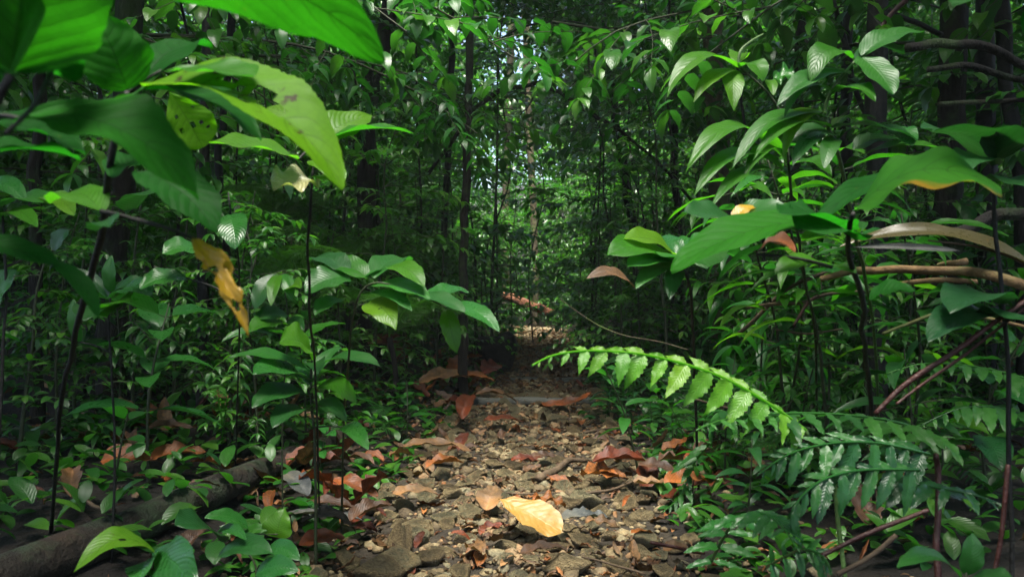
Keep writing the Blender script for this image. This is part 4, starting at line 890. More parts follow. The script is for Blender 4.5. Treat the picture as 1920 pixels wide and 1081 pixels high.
hero('silver_leaf_seedling', 'dark plant with one silvery quilted leaf hanging above the dying yellow leaf', (440, 780, 2.3),
     [([(447, 680, 1.9), (448, 520, 1.5), (432, 400, 1.4), (428, 360, 1.4)], .003, .0016)],
     [(430, 402, 1.4, 442, 466, 1.34, 56, LD(a=50, m='glossy', kind='ellip')), (380, 470, 1.45, 305, 475, 1.4, 32, LD(a=35, m='glossy', pet=(448, 520, 1.4))), (350, 520, 1.45, 262, 540, 1.4, 30, LD(a=35, m='glossy', pet=(440, 560, 1.4))),
      (255, 390, 1.5, 290, 360, 1.4, 30, LD(a=40, m='dark'))], 'dark', 'stemdark')
hero('left_edge_plant', 'plant at the left edge with pale glossy leaves and one yellow green rounded leaf', (-20, 1000, 1.2),
     [([(0, 800, 1.2), (10, 500, 1.2), (5, 400, 1.2)], .004, .002)],
     [(-30, 345, 1.2, 48, 378, 1.15, 34, LD(a=40, m='glossy')), (-20, 400, 1.2, 110, 385, 1.15, 24, LD(a=20)), (60, 382, 1.2, 140, 402, 1.1, 26, LD(a=45, m='yellowgreen', kind='obov')), (-10, 415, 1.2, 70, 425, 1.1, 20, LD(a=30, m='fresh')),
      (-20, 585, 1.2, 32, 505, 1.2, 40, LD(a=50, m='glossy')), (100, 470, 1.3, 130, 430, 1.3, 24, LD(a=50, m='dark', pet=(10, 500, 1.2)))], 'mid', 'stemdark')

# right side
hero('lance_leaved_shrub', 'tall stem with drooping lance leaves and curved tendril tip at upper right', (1530, 800, 2.5),
     [([(1530, 640, 2.0), (1500, 480, 1.6), (1480, 330, 1.4), (1470, 230, 1.4), (1435, 170, 1.4), (1385, 124, 1.4)], .005, .002)],
     [(1388, 128, 1.4, 1250, 184, 1.3, 26, LD(a=30, bow=.22, m='fresh', kind='lance')), (1384, 132, 1.4, 1300, 192, 1.32, 26, LD(a=35, bow=.12, m='yellowgreen', kind='lance')),
      (1372, 133, 1.4, 1376, 208, 1.34, 40, LD(a=60, m='yellowgreen', kind='ovate')), (1388, 124, 1.4, 1430, 152, 1.35, 26, LD(a=35, bow=.25, m='fresh')),
      (1380, 118, 1.4, 1395, 110, 1.5, 22, LD(a=30, m='yellowgreen')), (1440, 150, 1.4, 1450, 178, 1.35, 20, LD(a=50, m='fresh')), (1450, 150, 1.42, 1492, 140, 1.4, 26, LD(a=45, m='glossy', wave=.15)),
      (1478, 290, 1.4, 1395, 338, 1.3, 24, LD(a=30, kind='lance', bow=.2)), (1476, 300, 1.4, 1285, 325, 1.25, 22, LD(a=25, kind='lance', bow=.25, m='fresh')), (1470, 320, 1.4, 1300, 370, 1.25, 24, LD(a=25, kind='lance', bow=.2)),
      (1475, 330, 1.4, 1330, 395, 1.25, 22, LD(a=30, kind='lance', bow=.15)), (1480, 310, 1.4, 1560, 330, 1.35, 20, LD(a=20, kind='lance', bow=.2))], 'fresh', 'stem')
hero('lance_leaved_shrub', 'upper right shrub with a fan of long pointed bright leaves on a pale curved stem', (1650, 820, 2.3),
     [([(1640, 640, 1.9), (1600, 420, 1.45), (1560, 250, 1.28), (1552, 205, 1.27), (1568, 165, 1.26), (1588, 135, 1.26), (1605, 112, 1.26)], .006, .0022)],
     [(1615, 104, 1.26, 1732, 60, 1.3, 30, LD(a=28, bow=.10, m='mid')), (1612, 106, 1.26, 1676, 176, 1.2, 44, LD(a=45, m='mid', bow=.05)), (1595, 108, 1.26, 1520, 152, 1.2, 42, LD(a=40, bow=.25, m='fresh')),
      (1605, 110, 1.26, 1695, 100, 1.32, 14, LD(a=10, m='dark')), (1590, 135, 1.26, 1456, 198, 1.18, 32, LD(a=32, bow=.10, m='mid', kind='lance')), (1560, 175, 1.26, 1642, 190, 1.2, 20, LD(a=25, bow=.2, m='fresh', kind='lance')),
      (1565, 175, 1.26, 1470, 222, 1.2, 20, LD(a=30, bow=.25, kind='lance')), (1552, 212, 1.27, 1468, 300, 1.2, 34, LD(a=40, bow=.22, m='yellowgreen', kind='lance')),
      (1555, 222, 1.27, 1372, 318, 1.15, 30, LD(a=30, bow=.16, m='fresh', kind='lance')), (1560, 238, 1.27, 1412, 300, 1.15, 22, LD(a=28, bow=.14, m='fresh', kind='lance')),
      (1545, 250, 1.27, 1485, 312, 1.2, 30, LD(a=40, m='glossy', bow=.1, kind='lance')), (1560, 240, 1.27, 1720, 262, 1.2, 24, LD(a=12, m='dark', bow=.1)), (1640, 250, 1.3, 1712, 272, 1.2, 22, LD(a=35, m='glossy')),
      (1570, 260, 1.27, 1545, 315, 1.2, 34, LD(a=40)), (1570, 255, 1.27, 1475, 270, 1.25, 30, LD(a=30, bow=.15)), (1620, 290, 1.3, 1770, 280, 1.25, 20, LD(a=18, bow=.1, m='fresh')), (1600, 280, 1.3, 1690, 262, 1.3, 22, LD(a=25))], 'mid', 'stemgreen')
hero('large_leaved_shrub', 'black stemmed shrub with a huge arching veined leaf whose lower edge is browned', (1640, 860, 1.9),
     [([(1632, 740, 1.4), (1608, 560, 1.0), (1590, 440, .85), (1600, 400, .8)], .0065, .003), ([(1590, 440, .85), (1560, 415, .9), (1530, 418, .92)], .003, .0018)],
     [(1605, 392, .78, 1878, 358, .72, 100, LD(a=22, bow=.24, m='bigedge', fold=.05, nv=50, nu=10)),
      (1540, 415, .9, 1258, 508, .85, 62, LD(a=24, bow=.08, m='near', kind='ellip', nv=50, nu=10)), (1585, 430, .86, 1462, 400, .8, 40, LD(a=20, bow=.06, m='neardark')),
      (1700, 330, 1.0, 1530, 420, .85, 36, LD(a=22, m='neardark', bow=.06)), (1590, 440, .85, 1500, 430, .8, 52, LD(a=32, bow=.1, m='neardark')),
      (1385, 424, .95, 1284, 398, .92, 30, LD(a=32, bow=.08, m='mid', pet=(1530, 418, .92))), (1370, 420, .96, 1480, 388, .94, 28, LD(a=25, bow=.12, m='mid')), (1375, 420, .95, 1420, 388, .96, 22, LD(a=30, m='dyingleaf', bow=.2)),
      (1418, 476, .98, 1492, 470, .96, 26, LD(a=18, bow=.3, m='orange', kind='obov', pet=(1560, 500, .9))), (1556, 500, .95, 1454, 514, .92, 26, LD(a=22, bow=.14, m='fresh')), (1560, 500, .95, 1604, 512, .92, 18, LD(a=40, m='fresh')),
      (1630, 560, .9, 1716, 545, .88, 26, LD(a=20, m='neardark', bow=.15))], 'near', 'stemdark')
hero('broad_whorl_shrub', 'shrub with a rosette of broad pale glossy leaves right of the path at mid height', (1310, 800, 2.4),
     [([(1302, 700, 2.1), (1298, 600, 1.75), (1285, 520, 1.6), (1270, 490, 1.6)], .006, .003)],
     [(1268, 488, 1.6, 1140, 478, 1.5, 40, LD(a=35, bow=.12, m='fresh')), (1270, 484, 1.6, 1168, 448, 1.55, 24, LD(a=30, bow=.14, m='yellowgreen')), (1272, 484, 1.6, 1232, 444, 1.7, 34, LD(a=30, m='glossy')),
      (1274, 484, 1.6, 1296, 446, 1.7, 30, LD(a=30, m='glossy')), (1268, 494, 1.6, 1178, 500, 1.5, 34, LD(a=35, bow=.1, m='mid')), (1275, 486, 1.6, 1345, 455, 1.55, 34, LD(a=30, m='glossy')),
      (1272, 500, 1.6, 1192, 540, 1.5, 30, LD(a=40, m='mid')), (1276, 496, 1.6, 1330, 500, 1.45, 44, LD(a=40, m='mid')), (1275, 505, 1.6, 1255, 560, 1.5, 34, LD(a=50, m='dark')), (1190, 540, 1.7, 1100, 522, 1.65, 18, LD(a=35, m='tan', bow=.2))], 'mid', 'stemdark')
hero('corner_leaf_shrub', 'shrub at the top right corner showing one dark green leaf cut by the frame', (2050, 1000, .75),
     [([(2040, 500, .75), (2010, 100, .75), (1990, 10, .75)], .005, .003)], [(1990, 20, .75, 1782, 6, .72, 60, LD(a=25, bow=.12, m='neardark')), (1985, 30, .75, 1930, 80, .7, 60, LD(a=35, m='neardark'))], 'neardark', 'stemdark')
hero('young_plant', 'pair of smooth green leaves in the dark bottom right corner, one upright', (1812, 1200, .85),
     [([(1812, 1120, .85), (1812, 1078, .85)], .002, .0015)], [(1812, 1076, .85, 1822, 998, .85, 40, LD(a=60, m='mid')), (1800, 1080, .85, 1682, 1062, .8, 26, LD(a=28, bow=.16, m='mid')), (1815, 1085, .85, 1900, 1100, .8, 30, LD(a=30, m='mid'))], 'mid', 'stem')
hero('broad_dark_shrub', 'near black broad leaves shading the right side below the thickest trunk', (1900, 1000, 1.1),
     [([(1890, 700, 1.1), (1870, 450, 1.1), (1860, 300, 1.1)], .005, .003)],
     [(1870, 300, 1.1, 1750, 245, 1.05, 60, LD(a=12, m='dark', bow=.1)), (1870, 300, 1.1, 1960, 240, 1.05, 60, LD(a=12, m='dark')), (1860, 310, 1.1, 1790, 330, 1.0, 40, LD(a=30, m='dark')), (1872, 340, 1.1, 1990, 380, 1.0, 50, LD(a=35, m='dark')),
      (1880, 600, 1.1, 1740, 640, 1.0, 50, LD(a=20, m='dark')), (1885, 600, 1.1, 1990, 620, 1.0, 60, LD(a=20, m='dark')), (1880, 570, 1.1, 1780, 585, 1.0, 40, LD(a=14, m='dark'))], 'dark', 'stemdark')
# dead palm leaf
e = plant('dead_palm_leaf', (1990, 560, 1.45), 'brown fallen palm leaf with a shining white fold, hanging across the right side', 'palm leaf', None, False)
hero_leaf(e, (1960, 520, 1.45), (1575, 462, 1.5), 24, M['palmleaf'], 'strap', 30, .14, .3, nv=50, nu=8, name='blade'); hero_leaf(e, (1800, 470, 1.44), (1590, 463, 1.46), 12, M['greyleaf'], 'lance', 60, .02, .3, name='blade', label='pale strip added for the white shine on the palm leaf')  # second blade in pale grey paints the shine along the leaf
stem_part(e, [([P(1990, 560, 1.45), P(1940, 505, 1.45), P(1850, 468, 1.45), P(1740, 450, 1.46)], .004, .0015)], M['twig'], 'midrib')

# ------------------------------------------------------------------ the bright fern and its dark neighbours
def fern_frond(parent, pts, n, size, mat, r0=.0028, a=62, serr=.3, off=0.0, mode='hang', widthk=.34, seed=0, tipn=0.0, kind='ovate'):
    """pinnae along a frond laid through pixel points, each an object; they hang to one side and stand short on the other"""
    rg = random.Random(seed); w_ = smooth_pts([P(*p) for p in pts], 8); fr = bpy.data.objects.new('frond', mesh_np('frond', *[q for q in (lambda t: (t[0] - np.array(parent.location), t[1]))(capped_tube(w_[::4] + [w_[-1]], .0012, r0, 6, 3, .1, seed))], M[mat]))
    link(fr, parent)
    for i in range(n):
        t = (i + .6) / n; k = t * (len(w_) - 1); i0 = int(k); p = w_[i0].lerp(w_[min(i0 + 1, len(w_) - 1)], k - i0)
        dv = (w_[min(i0 + 1, len(w_) - 1)] - w_[max(0, i0 - 1)]).normalized()
        s = size * (tipn + (1 - tipn) * min(1, t * 1.7) ** .8) * rg.uniform(.72, 1.2)
        for sg in (1, -1):
            if mode == 'hang': ld = (Vector((0, 0, -1)) if sg > 0 else Vector((0, .7, .12))) - dv * (.55 if sg > 0 else .9) + Vector((rg.uniform(-.3, .3), rg.uniform(-.5, -.1) * (sg > 0), rg.uniform(-.1, .1)))
            else: ld = dv.cross(Vector((0, 0, 1))).normalized() * sg * -1 - dv * .45 + Vector((rg.uniform(-.1, .1), 0, -.25 + rg.uniform(-.2, .1)))
            ld.normalize(); sz = s * (1 if sg > 0 or mode != 'hang' else .55)
            V, Fc, uv = leaf_tpl(sz, sz * widthk, kind, 24, 4, .35 + rg.uniform(-.2, .4), .22, serr=serr, nteeth=9, wave=.06, seed=i)
            o = leaf_object('leaflet', V, Fc, uv, M[mat], fr); nrm = Vector((.1, -1, .55)) if mode == 'hang' else Vector((0, -.45, 1))
            o.matrix_basis = Matrix.Translation(p - parent.location) @ rot_to(ld, rg.uniform(-.3, .3), up=nrm)
    return fr
e = plant('fern', (1600, 1000, 1.25), 'bright yellow green fern frond with toothed leaflets arching over the path from the right', 'fern')
fern_frond(e, [(998, 684, 1.02), (1035, 666, 1.05), (1090, 657, 1.08), (1150, 658, 1.1), (1210, 664, 1.12), (1275, 679, 1.14), (1345, 702, 1.16), (1405, 733, 1.17), (1460, 768, 1.18), (1510, 805, 1.2)], 15, .066, 'fernbright', seed=2, widthk=.46, kind='drip')
stem_part(e, [([e.location.copy(), P(1570, 930, 1.24), P(1510, 805, 1.2)], .004, .003)], M['stemgreen'])
e = plant('fern', (1750, 1000, 1.2), 'deep green fern with a flat level frond below the bright yellow green one', 'fern')
fern_frond(e, [(1305, 806, 1.1), (1360, 785, 1.15), (1450, 775, 1.2), (1560, 775, 1.25), (1680, 790, 1.3), (1760, 820, 1.35)], 15, .085, 'fern', seed=4, mode='flat', widthk=.3)
fern_frond(e, [(1420, 890, 1.0), (1480, 850, 1.05), (1560, 830, 1.1), (1650, 830, 1.15), (1740, 850, 1.2)], 12, .075, 'glossy', seed=5, mode='hang', widthk=.34)
fern_frond(e, [(1500, 1000, 1.0), (1490, 950, 1.0), (1540, 900, 1.05), (1620, 880, 1.1), (1720, 880, 1.15)], 12, .07, 'glossy', seed=6, mode='hang')
stem_part(e, [([e.location.copy(), P(1760, 920, 1.3), P(1755, 850, 1.3)], .006, .004)], M['redstem'])
e = plant('fern', (1400, 1080, 1.3), 'low dark fern at the bottom right with glossy grey green drooping tips', 'fern')
fern_frond(e, [(1500, 1035, .95), (1465, 985, 1.0), (1420, 960, 1.05), (1370, 985, 1.15), (1330, 1060, 1.3)], 12, .06, 'glossy', seed=7, mode='flat', widthk=.36)
fern_frond(e, [(1560, 1075, .95), (1540, 1040, 1.0), (1500, 1030, 1.05), (1440, 1060, 1.2)], 8, .05, 'glossy', seed=8, mode='hang')
fern_frond(e, [(1240, 960, 1.5), (1275, 930, 1.5), (1300, 870, 1.5), (1330, 830, 1.45)], 10, .05, 'fern', seed=9, mode='flat')
e = plant('fern', (1850, 900, 1.5), 'dark fern at the right edge under the red brown stalk', 'fern')
fern_frond(e, [(1880, 945, 1.1), (1820, 925, 1.1), (1740, 910, 1.15), (1700, 890, 1.2)], 7, .07, 'dark', seed=10, mode='flat')
fern_frond(e, [(1720, 800, 1.5), (1800, 765, 1.5), (1880, 765, 1.5), (1960, 790, 1.5)], 12, .08, 'fern', seed=11, mode='flat')
fern_frond(e, [(1660, 700, 1.7), (1740, 680, 1.7), (1850, 690, 1.7), (1960, 720, 1.7)], 12, .09, 'fern', seed=12, mode='flat')
e = plant('fern', (420, 880, 2.0), 'small upright yellow green fern above the left log', 'fern')
fern_frond(e, [(410, 730, 2.0), (425, 745, 2.0), (420, 790, 2.0), (415, 830, 2.0)], 9, .038, 'fresh', seed=13, mode='flat', widthk=.3, serr=.1, tipn=.5)
fern_frond(e, [(380, 735, 2.0), (395, 732, 2.0), (408, 745, 2.0), (418, 800, 2.0)], 8, .025, 'fresh', seed=14, mode='flat', serr=.1, tipn=.5)

# more drooping lance leaved shrubs on the right, in layers
for base, top, n, lab, seed in [((1560, 820, 2.1), (1440, 300, 1.75), 26, 'dense lance leaved shrub behind the curved tendril, its fine pointed leaves in layers', 1), ((1480, 820, 2.3), (1370, 330, 1.9), 24, 'lance leaved shrub leaning left above the broad rosette shrub', 2),
                                ((1650, 800, 2.2), (1560, 250, 1.8), 24, 'lance leaved shrub between the pale curved stem and the black upright trunk', 3), ((1700, 820, 2.0), (1690, 400, 1.7), 20, 'lance leaved shrub behind the huge veined leaf', 4), ((1440, 820, 2.4), (1500, 470, 2.0), 20, 'lance leaved shrub above the tan twigs', 5)]:
    rr = random.Random(seed * 13); e = plant('lance_leaved_shrub', base, lab); B, T_ = e.location.copy(), P(*top); midp = B.lerp(T_, .55) + Vector((.05, .03, .02)); sp3 = smooth_pts([B, midp, T_], 10); lines = [([B, midp, T_], .005, .0018)]
    for i in range(n):
        t = .45 + .55 * (i + .5) / n; c0 = sp3[min(20, int(t * 20))]; an = i * 2.4 + rr.uniform(-.4, .4); L = rr.uniform(.12, .2)
        dv = Vector((math.cos(an), math.sin(an) - .25, rr.uniform(-.25, .35))).normalized(); q = c0 + dv * .03; lines.append(([c0, c0.lerp(q, .5), q], .0014, .001))
        V, Fc, uv = leaf_tpl(L, L * rr.uniform(.17, .24), ('lance', 'drip')[i % 2], 16, 4, rr.uniform(.7, 1.5), .3, wave=.04, seed=i, ragged=.05)
        o = leaf_object('leaf', V, Fc, uv, M[('fresh', 'mid', 'fresh', 'yellowgreen', 'mid', 'glossy')[rr.randrange(6)]], e); o.matrix_basis = Matrix.Translation(q - e.location) @ rot_to(dv, rr.uniform(-.4, .4))
    stem_part(e, lines, M['stem'])
# ------------------------------------------------------------------ undergrowth in kinds, every plant a thing of its own
KD = {
 'seedA': Kind(gen_seedling(1, .35, 4, 'broad'), 'mid'), 'seedB': Kind(gen_seedling(2, .5, 5, 'broad2'), 'fresh'), 'seedC': Kind(gen_seedling(3, .28, 4, 'small', 1.2), 'mid'),
 'seedD': Kind(gen_seedling(4, .6, 6, 'toothed', 1.1), 'mid'), 'seedE': Kind(gen_seedling(5, .42, 5, 'lance', .8), 'dark'), 'gloss': Kind(gen_seedling(6, .45, 5, 'broad', 1.2), 'glossy'),
 'heart': Kind(gen_rosette(7, 9, 'heart', .13, 1.0), 'glossy'), 'heartb': Kind(gen_rosette(8, 8, 'heart', .10, .8), 'fresh'), 'ros': Kind(gen_rosette(9, 12, 'lance2', .12, 1.0, (.4, 1.3)), 'mid'),
 'lanceA': Kind(gen_sapling(10, 1.2, 7, 'lance', 5, .4, .25, .3, .008, 1.0, 0), 'fresh'), 'lanceB': Kind(gen_sapling(11, 1.5, 8, 'lance2', 5, .45, .2, .25, .009, 1.0, 0), 'mid'),
}
SAP = [Kind(gen_sapling(20 + i, h, nb, tp, 8, bl, .12, .12, .016, sc, 2), mt) for i, (h, nb, tp, bl, sc, mt) in enumerate(
    [(2.6, 16, 'tree', .75, 1.0, 'wood_leaf'), (3.2, 18, 'tree2', .85, 1.0, 'wood_leaf'), (2.0, 13, 'tree', .6, .9, 'wood_leaf'), (3.8, 20, 'tree', .9, 1.1, 'wood_leaf'), (1.5, 11, 'tree2', .5, .85, 'wood_leaf'), (3.0, 16, 'broad2', .8, .85, 'wood_leaf')])]
KSAP = Kind(gen_sapling(41, 2.2, 10, 'broad2', 5, .5, .15, .15, .014, 1.0, 0), 'wood_leaf')
rg = random.Random(21); used = []
def free(x, y, r): return not (abs(x + .12) < .35 and 3.3 < y < 6.0 and x > -.45) and all((x - a) ** 2 + (y - b) ** 2 > (r + c) ** 2 * .35 for a, b, c in used)
SIDE = {-1: 'left', 1: 'right'}
# low plants: (kind, look)
LOW = [('seedA', 'small seedling with paired mid green leaves'), ('seedB', 'fresh green seedling with drooping ovate leaves'), ('seedC', 'tiny seedling with small oval leaves'), ('seedD', 'toothed leaved seedling'),
       ('seedE', 'dark seedling with narrow leaves'), ('gloss', 'glossy dark leaved seedling'), ('heart', 'glossy heart leaved creeper'), ('heartb', 'light green heart leaved creeper'), ('ros', 'rosette of arching narrow leaves')]
n = 0
while n < 225:
    y = 1.75 + 6.5 * rg.random() ** 1.3; sd = rg.choice((-1, -1, 1, 1, 1)) if y > 2.4 else rg.choice((-1, 1)); ed = .08 + (.60 * y - .1) * rg.random() ** 1.5
    x = pathx(y) + sd * (pathw(y) / 2 + ed)
    if abs(x) > .70 * y or not free(x, y, .10): continue
    if sd < 0 and y < 3.6 and ed < .5 and rg.random() < .75: continue
    k, look = LOW[rg.randrange(9)]; s = rg.uniform(.6, 1.15) * min(1, .45 + ed * 1.1)
    zone = 'at the path edge' if ed < .35 else ('on the bank' if ed < 1.2 else 'deep in the undergrowth')
    KD[k].place(look.split(' with')[0].split(' of')[0].split()[-1] if 0 else {'heart': 'creeper', 'heartb': 'creeper', 'ros': 'rosette_plant'}.get(k, 'seedling'), x, y, H(x, y), rg.uniform(0, 6.28), s,
                '%s %s %s of the path' % (look, zone, SIDE[sd]), 'plant', '%ss %s %s of the path' % (k.rstrip('ABCDE').replace('gloss', 'glossy seedling').replace('heartb', 'pale creeper').replace('heart', 'creeper').replace('ros', 'rosette plant').replace('seed', 'seedling'), zone, SIDE[sd]),
                parts=y < 5.2, tilt=rg.uniform(-.15, .15))
    used.append((x, y, .10)); n += 1
# ferns
FR = [frond_mesh('fern', L=.75, W=.16, n=26, arch=1.1, teeth=.45, seed=i, droop=.3) for i in range(3)]
FRL = [lacy_mesh('fernlacy', L=1.1, W=.32, n=23, arch=1.6, seed=5 + i) for i in range(3)]
FRP = [frond_mesh('wood_leaf', L=2.0, W=.55, n=26, arch=1.0, teeth=0, seed=9 + i, kind='lance', pinna_w=.07, nv=6, droop=.9) for i in range(2)]
def rosette(name, meshes, x, y, nf, s, label, cat, group=None, el=(.5, 1.2), z=None, h=0.0):
    z = H(x, y) if z is None else z; e = empty(name, (x, y, z), label, cat, group)
    if h > 0:
        V, Fc, U, r = capped_tube([Vector((0, 0, -.05)), Vector((.03, 0, h * .5)), Vector((0, 0, h))], .028 * s, .022 * s, 8, 5, .3, 1); link(bpy.data.objects.new('trunk', mesh_np('trunk', V, Fc, M['bark'], U)), e)
    for i in range(nf):
        o = link(bpy.data.objects.new('frond', meshes[i % len(meshes)]), e); o.location = (0, 0, h); o.rotation_euler = (rg.uniform(*el) - .55, rg.uniform(-.2, .2), i * 2.4 + rg.uniform(-.3, .3)); o.scale = (s * rg.uniform(.75, 1.1),) * 3
    return e
for x, y, nf, s, h, lab in [(-.55, 3.6, 8, .55, .36, 'lacy light green fern right behind the arching spray at the left path side'), (-1.05, 3.4, 8, .55, .42, 'lacy light green fern below the yellow green whorl'), (-.95, 4.5, 8, .62, .6, 'lacy fern arching over the left bank beside the mossy sapling'), (-1.45, 4.9, 8, .65, .8, 'tall lacy fern behind the arching spray on the left'), (-.75, 5.6, 8, .6, .6, 'lacy fern left of the path behind the black stump'),
                        (-1.9, 4.2, 8, .9, .6, 'lacy fern in the dark below the yellow green whorl'), (1.7, 4.6, 8, .9, .3, 'lacy fern in the shade right of the broad rosette shrub'), (-2.3, 6.0, 8, 1.0, .8, 'lacy fern far back on the left bank')]:
    rosette('lacy_fern', FRL, x, y, nf, s, lab, 'fern', 'lacy ferns on both banks', (.6, 1.25), h=h)
for i in range(34):
    y = 1.9 + 5.5 * rg.random(); sd = rg.choice((-1, 1, 1)); ed = .1 + (.5 * y) * rg.random() ** 1.2; x = pathx(y) + sd * (pathw(y) / 2 + ed)
    if y < 2.6 and sd < 0 and ed < .6: continue
    zone = 'at the path edge' if ed < .5 else 'in the undergrowth'
    rosette('fern', FR, x, y, rg.randrange(5, 8), rg.uniform(.35, .6) * min(1.2, .6 + ed), 'small dark green fern %s %s of the path' % (zone, SIDE[sd]), 'fern', 'small ferns %s %s of the path' % (zone, SIDE[sd]), (.3, 1.1))
for x, y, nf, s, h, lab in [(1.15, 10.5, 9, .75, 1.3, 'young palm with arching fronds right of the end of the path'), (2.9, 4.6, 8, .9, 1.3, 'palm with long hanging leaflets behind the thick trunk at right'), (-1.3, 9.0, 8, .9, 1.2, 'palm in the middle distance left of the clearing'), (2.4, 7.5, 8, .9, 1.8, 'palm in the middle distance right of the clearing')]:
    rosette('palm', FRP, x, y, nf, s, lab, 'palm', None, (.7, 1.3), h=h)
# shrubs and saplings
n = 0; tries = 0
while n < 150 and tries < 6000:
    tries += 1
    y = 2.6 + 13 * rg.random() ** 1.15; sd = rg.choice((-1, 1)); ed = (.30 + .035 * y) + (.58 * y + 1.0) * rg.random(); x = pathx(y) + sd * (pathw(y) / 2 + ed)
    if abs(x) > .72 * y + .5 or not free(x, y, .42) or (y > 9 and abs(x - (y * .025)) < .9): continue
    if y < 3.4 and abs(x) < .42 * y: continue
    near = y < 4.6; k = KSAP if near and rg.random() < .6 else SAP[rg.randrange(6)]
    hs = min(1.15, .40 + ed * .42) * rg.uniform(.75, 1.1)
    zone = 'beside the path' if ed < .9 else ('behind the front bushes' if y < 7 else 'in the thicket')
    dist = 'close' if y < 4.6 else ('middle' if y < 9 else 'far')
    k.place('sapling', x, y, H(x, y) - .03, rg.uniform(0, 6.28), hs, 'leafy dark green sapling %s on the %s, %s distance' % (zone, SIDE[sd], dist), 'sapling', '%s saplings %s on the %s' % (dist, zone, SIDE[sd]), parts=near and k is KSAP, tilt=rg.uniform(-.1, .1))
    used.append((x, y, .42)); n += 1
for i in range(20):
    y = 2.5 + 3.2 * rg.random(); sd = 1 if i % 7 else -1; x = sd * y * rg.uniform(.28, .62)
    KD[('lanceA', 'lanceB')[i % 2]].place('lance_leaved_bush', x, y, H(x, y) - .03, rg.uniform(0, 6.28), rg.uniform(.5, .75), 'bush with long narrow arching leaves on the %s' % SIDE[sd], 'bush', 'lance leaved bushes on the %s' % SIDE[sd], tilt=rg.uniform(-.15, .15))
for i in range(40):
    y = 12.4 + 6 * rg.random() ** 1.3; x = .3 + rg.uniform(-2.4, 2.4); k = SAP[rg.randrange(6)]
    k.place('bush', x, y, H(x, y) - .05, rg.uniform(0, 6.28), rg.uniform(.35, .8), 'sunlit bush closing the far end of the path, %s' % ('left of it' if x < 0 else ('right of it' if x > .8 else 'straight ahead')), 'bush', 'sunlit bushes at the far end of the path' + (' left' if x < 0 else (' right' if x > .8 else ' middle')), parts=False, mat='far_leaf')  # the brighter leaf material puts the sunlight into the colour
for i in range(60):
    y = 2.2 + 4.0 * rg.random(); sd = rg.choice((-1, 1)); x = sd * y * rg.uniform(.30, .66) + pathx(y); k = SAP[(0, 2, 4)[rg.randrange(3)]]
    zone = 'between the front plants' if y < 3.6 else 'behind the front plants'
    k.place('bush', x, y, H(x, y) - .03, rg.uniform(0, 6.28), rg.uniform(.28, .48), 'knee high dark leafy bush %s on the %s bank' % (zone, SIDE[sd]), 'bush', 'low dark bushes %s on the %s bank' % (zone, SIDE[sd]), parts=False)
for i in range(90):
    y = 4.6 + 8.4 * rg.random(); sd = rg.choice((-1, 1)); ed = .0 + .8 * rg.random() ** 1.5; x = pathx(y) + sd * (pathw(y) / 2 + ed)
    if sd < 0 and y < 6.2 and ed < .35: continue
    k, look = LOW[rg.randrange(6)]
    zone = 'first plank step' if y < 5 else ('black stump' if y < 6.5 else ('middle plank steps' if y < 9 else 'far end of the path'))
    KD[k].place('seedling', x, y, H(x, y), rg.uniform(0, 6.28), rg.uniform(.5, .95), '%s at the %s edge by the %s' % (look.split(' with')[0], SIDE[sd], zone), 'plant', 'seedlings at the %s edge by the %s' % (SIDE[sd], zone), parts=False, mat='wood_leaf')
for i in range(64):
    y = 5.8 + 8 * rg.random(); sd = rg.choice((-1, 1)); ed = .12 + 1.7 * rg.random(); x = pathx(y) + sd * (pathw(y) / 2 + ed)
    zone = 'where the path narrows' if y < 9 else 'near the path end'
    SAP[(1, 4, 2, 0)[rg.randrange(4)]].place('sapling', x, y, H(x, y) - .03, rg.uniform(0, 6.28), rg.uniform(.5, 1.1), 'bushy small leaved sapling %s on the %s' % (zone, SIDE[sd]), 'sapling', 'bushy saplings %s on the %s' % (zone, SIDE[sd]), parts=False)
for i, (px, y, s) in enumerate([(640, 5.6, .95), (720, 6.4, 1.0), (790, 6.2, .8), (850, 7.4, .9), (680, 7.6, 1.1), (760, 8.4, 1.1), (600, 6.8, 1.1), (540, 5.4, .9), (1160, 6.6, .9), (1240, 7.4, 1.0), (1330, 6.2, 1.0), (1120, 8.2, .9)]):
    x = (px - 960) / F * y; SAP[(0, 1, 4, 2)[i % 4]].place('sapling', x, y, H(x, y) - .03, rg.uniform(0, 6.28), s, 'full leafed sapling filling the gap %s of the clearing' % ('left' if px < 960 else 'right'), 'sapling', 'full leafed saplings %s of the clearing' % ('left' if px < 960 else 'right'), parts=False)
for i in range(85):
    y = 2.5 + 3.6 * rg.random(); sd = rg.choice((-1, 1)); ed = -.02 + .42 * rg.random(); x = pathx(y) + sd * (pathw(y) / 2 + ed)
    if sd < 0 and 3.6 < y < 6 and ed < .3: continue
    k, look = LOW[(0, 2, 3, 4, 5, 6, 7, 2)[rg.randrange(8)]]; KD[k].place('creeper' if 'heart' in k else 'seedling', x, y, H(x, y), rg.uniform(0, 6.28), rg.uniform(.4, .7), '%s crowding the %s edge of the stones' % (look.split(' with')[0], SIDE[sd]), 'plant', '%ss crowding the %s edge of the stones' % (look.split(' with')[0], SIDE[sd]), parts=y < 3.8, tilt=rg.uniform(-.2, .2))
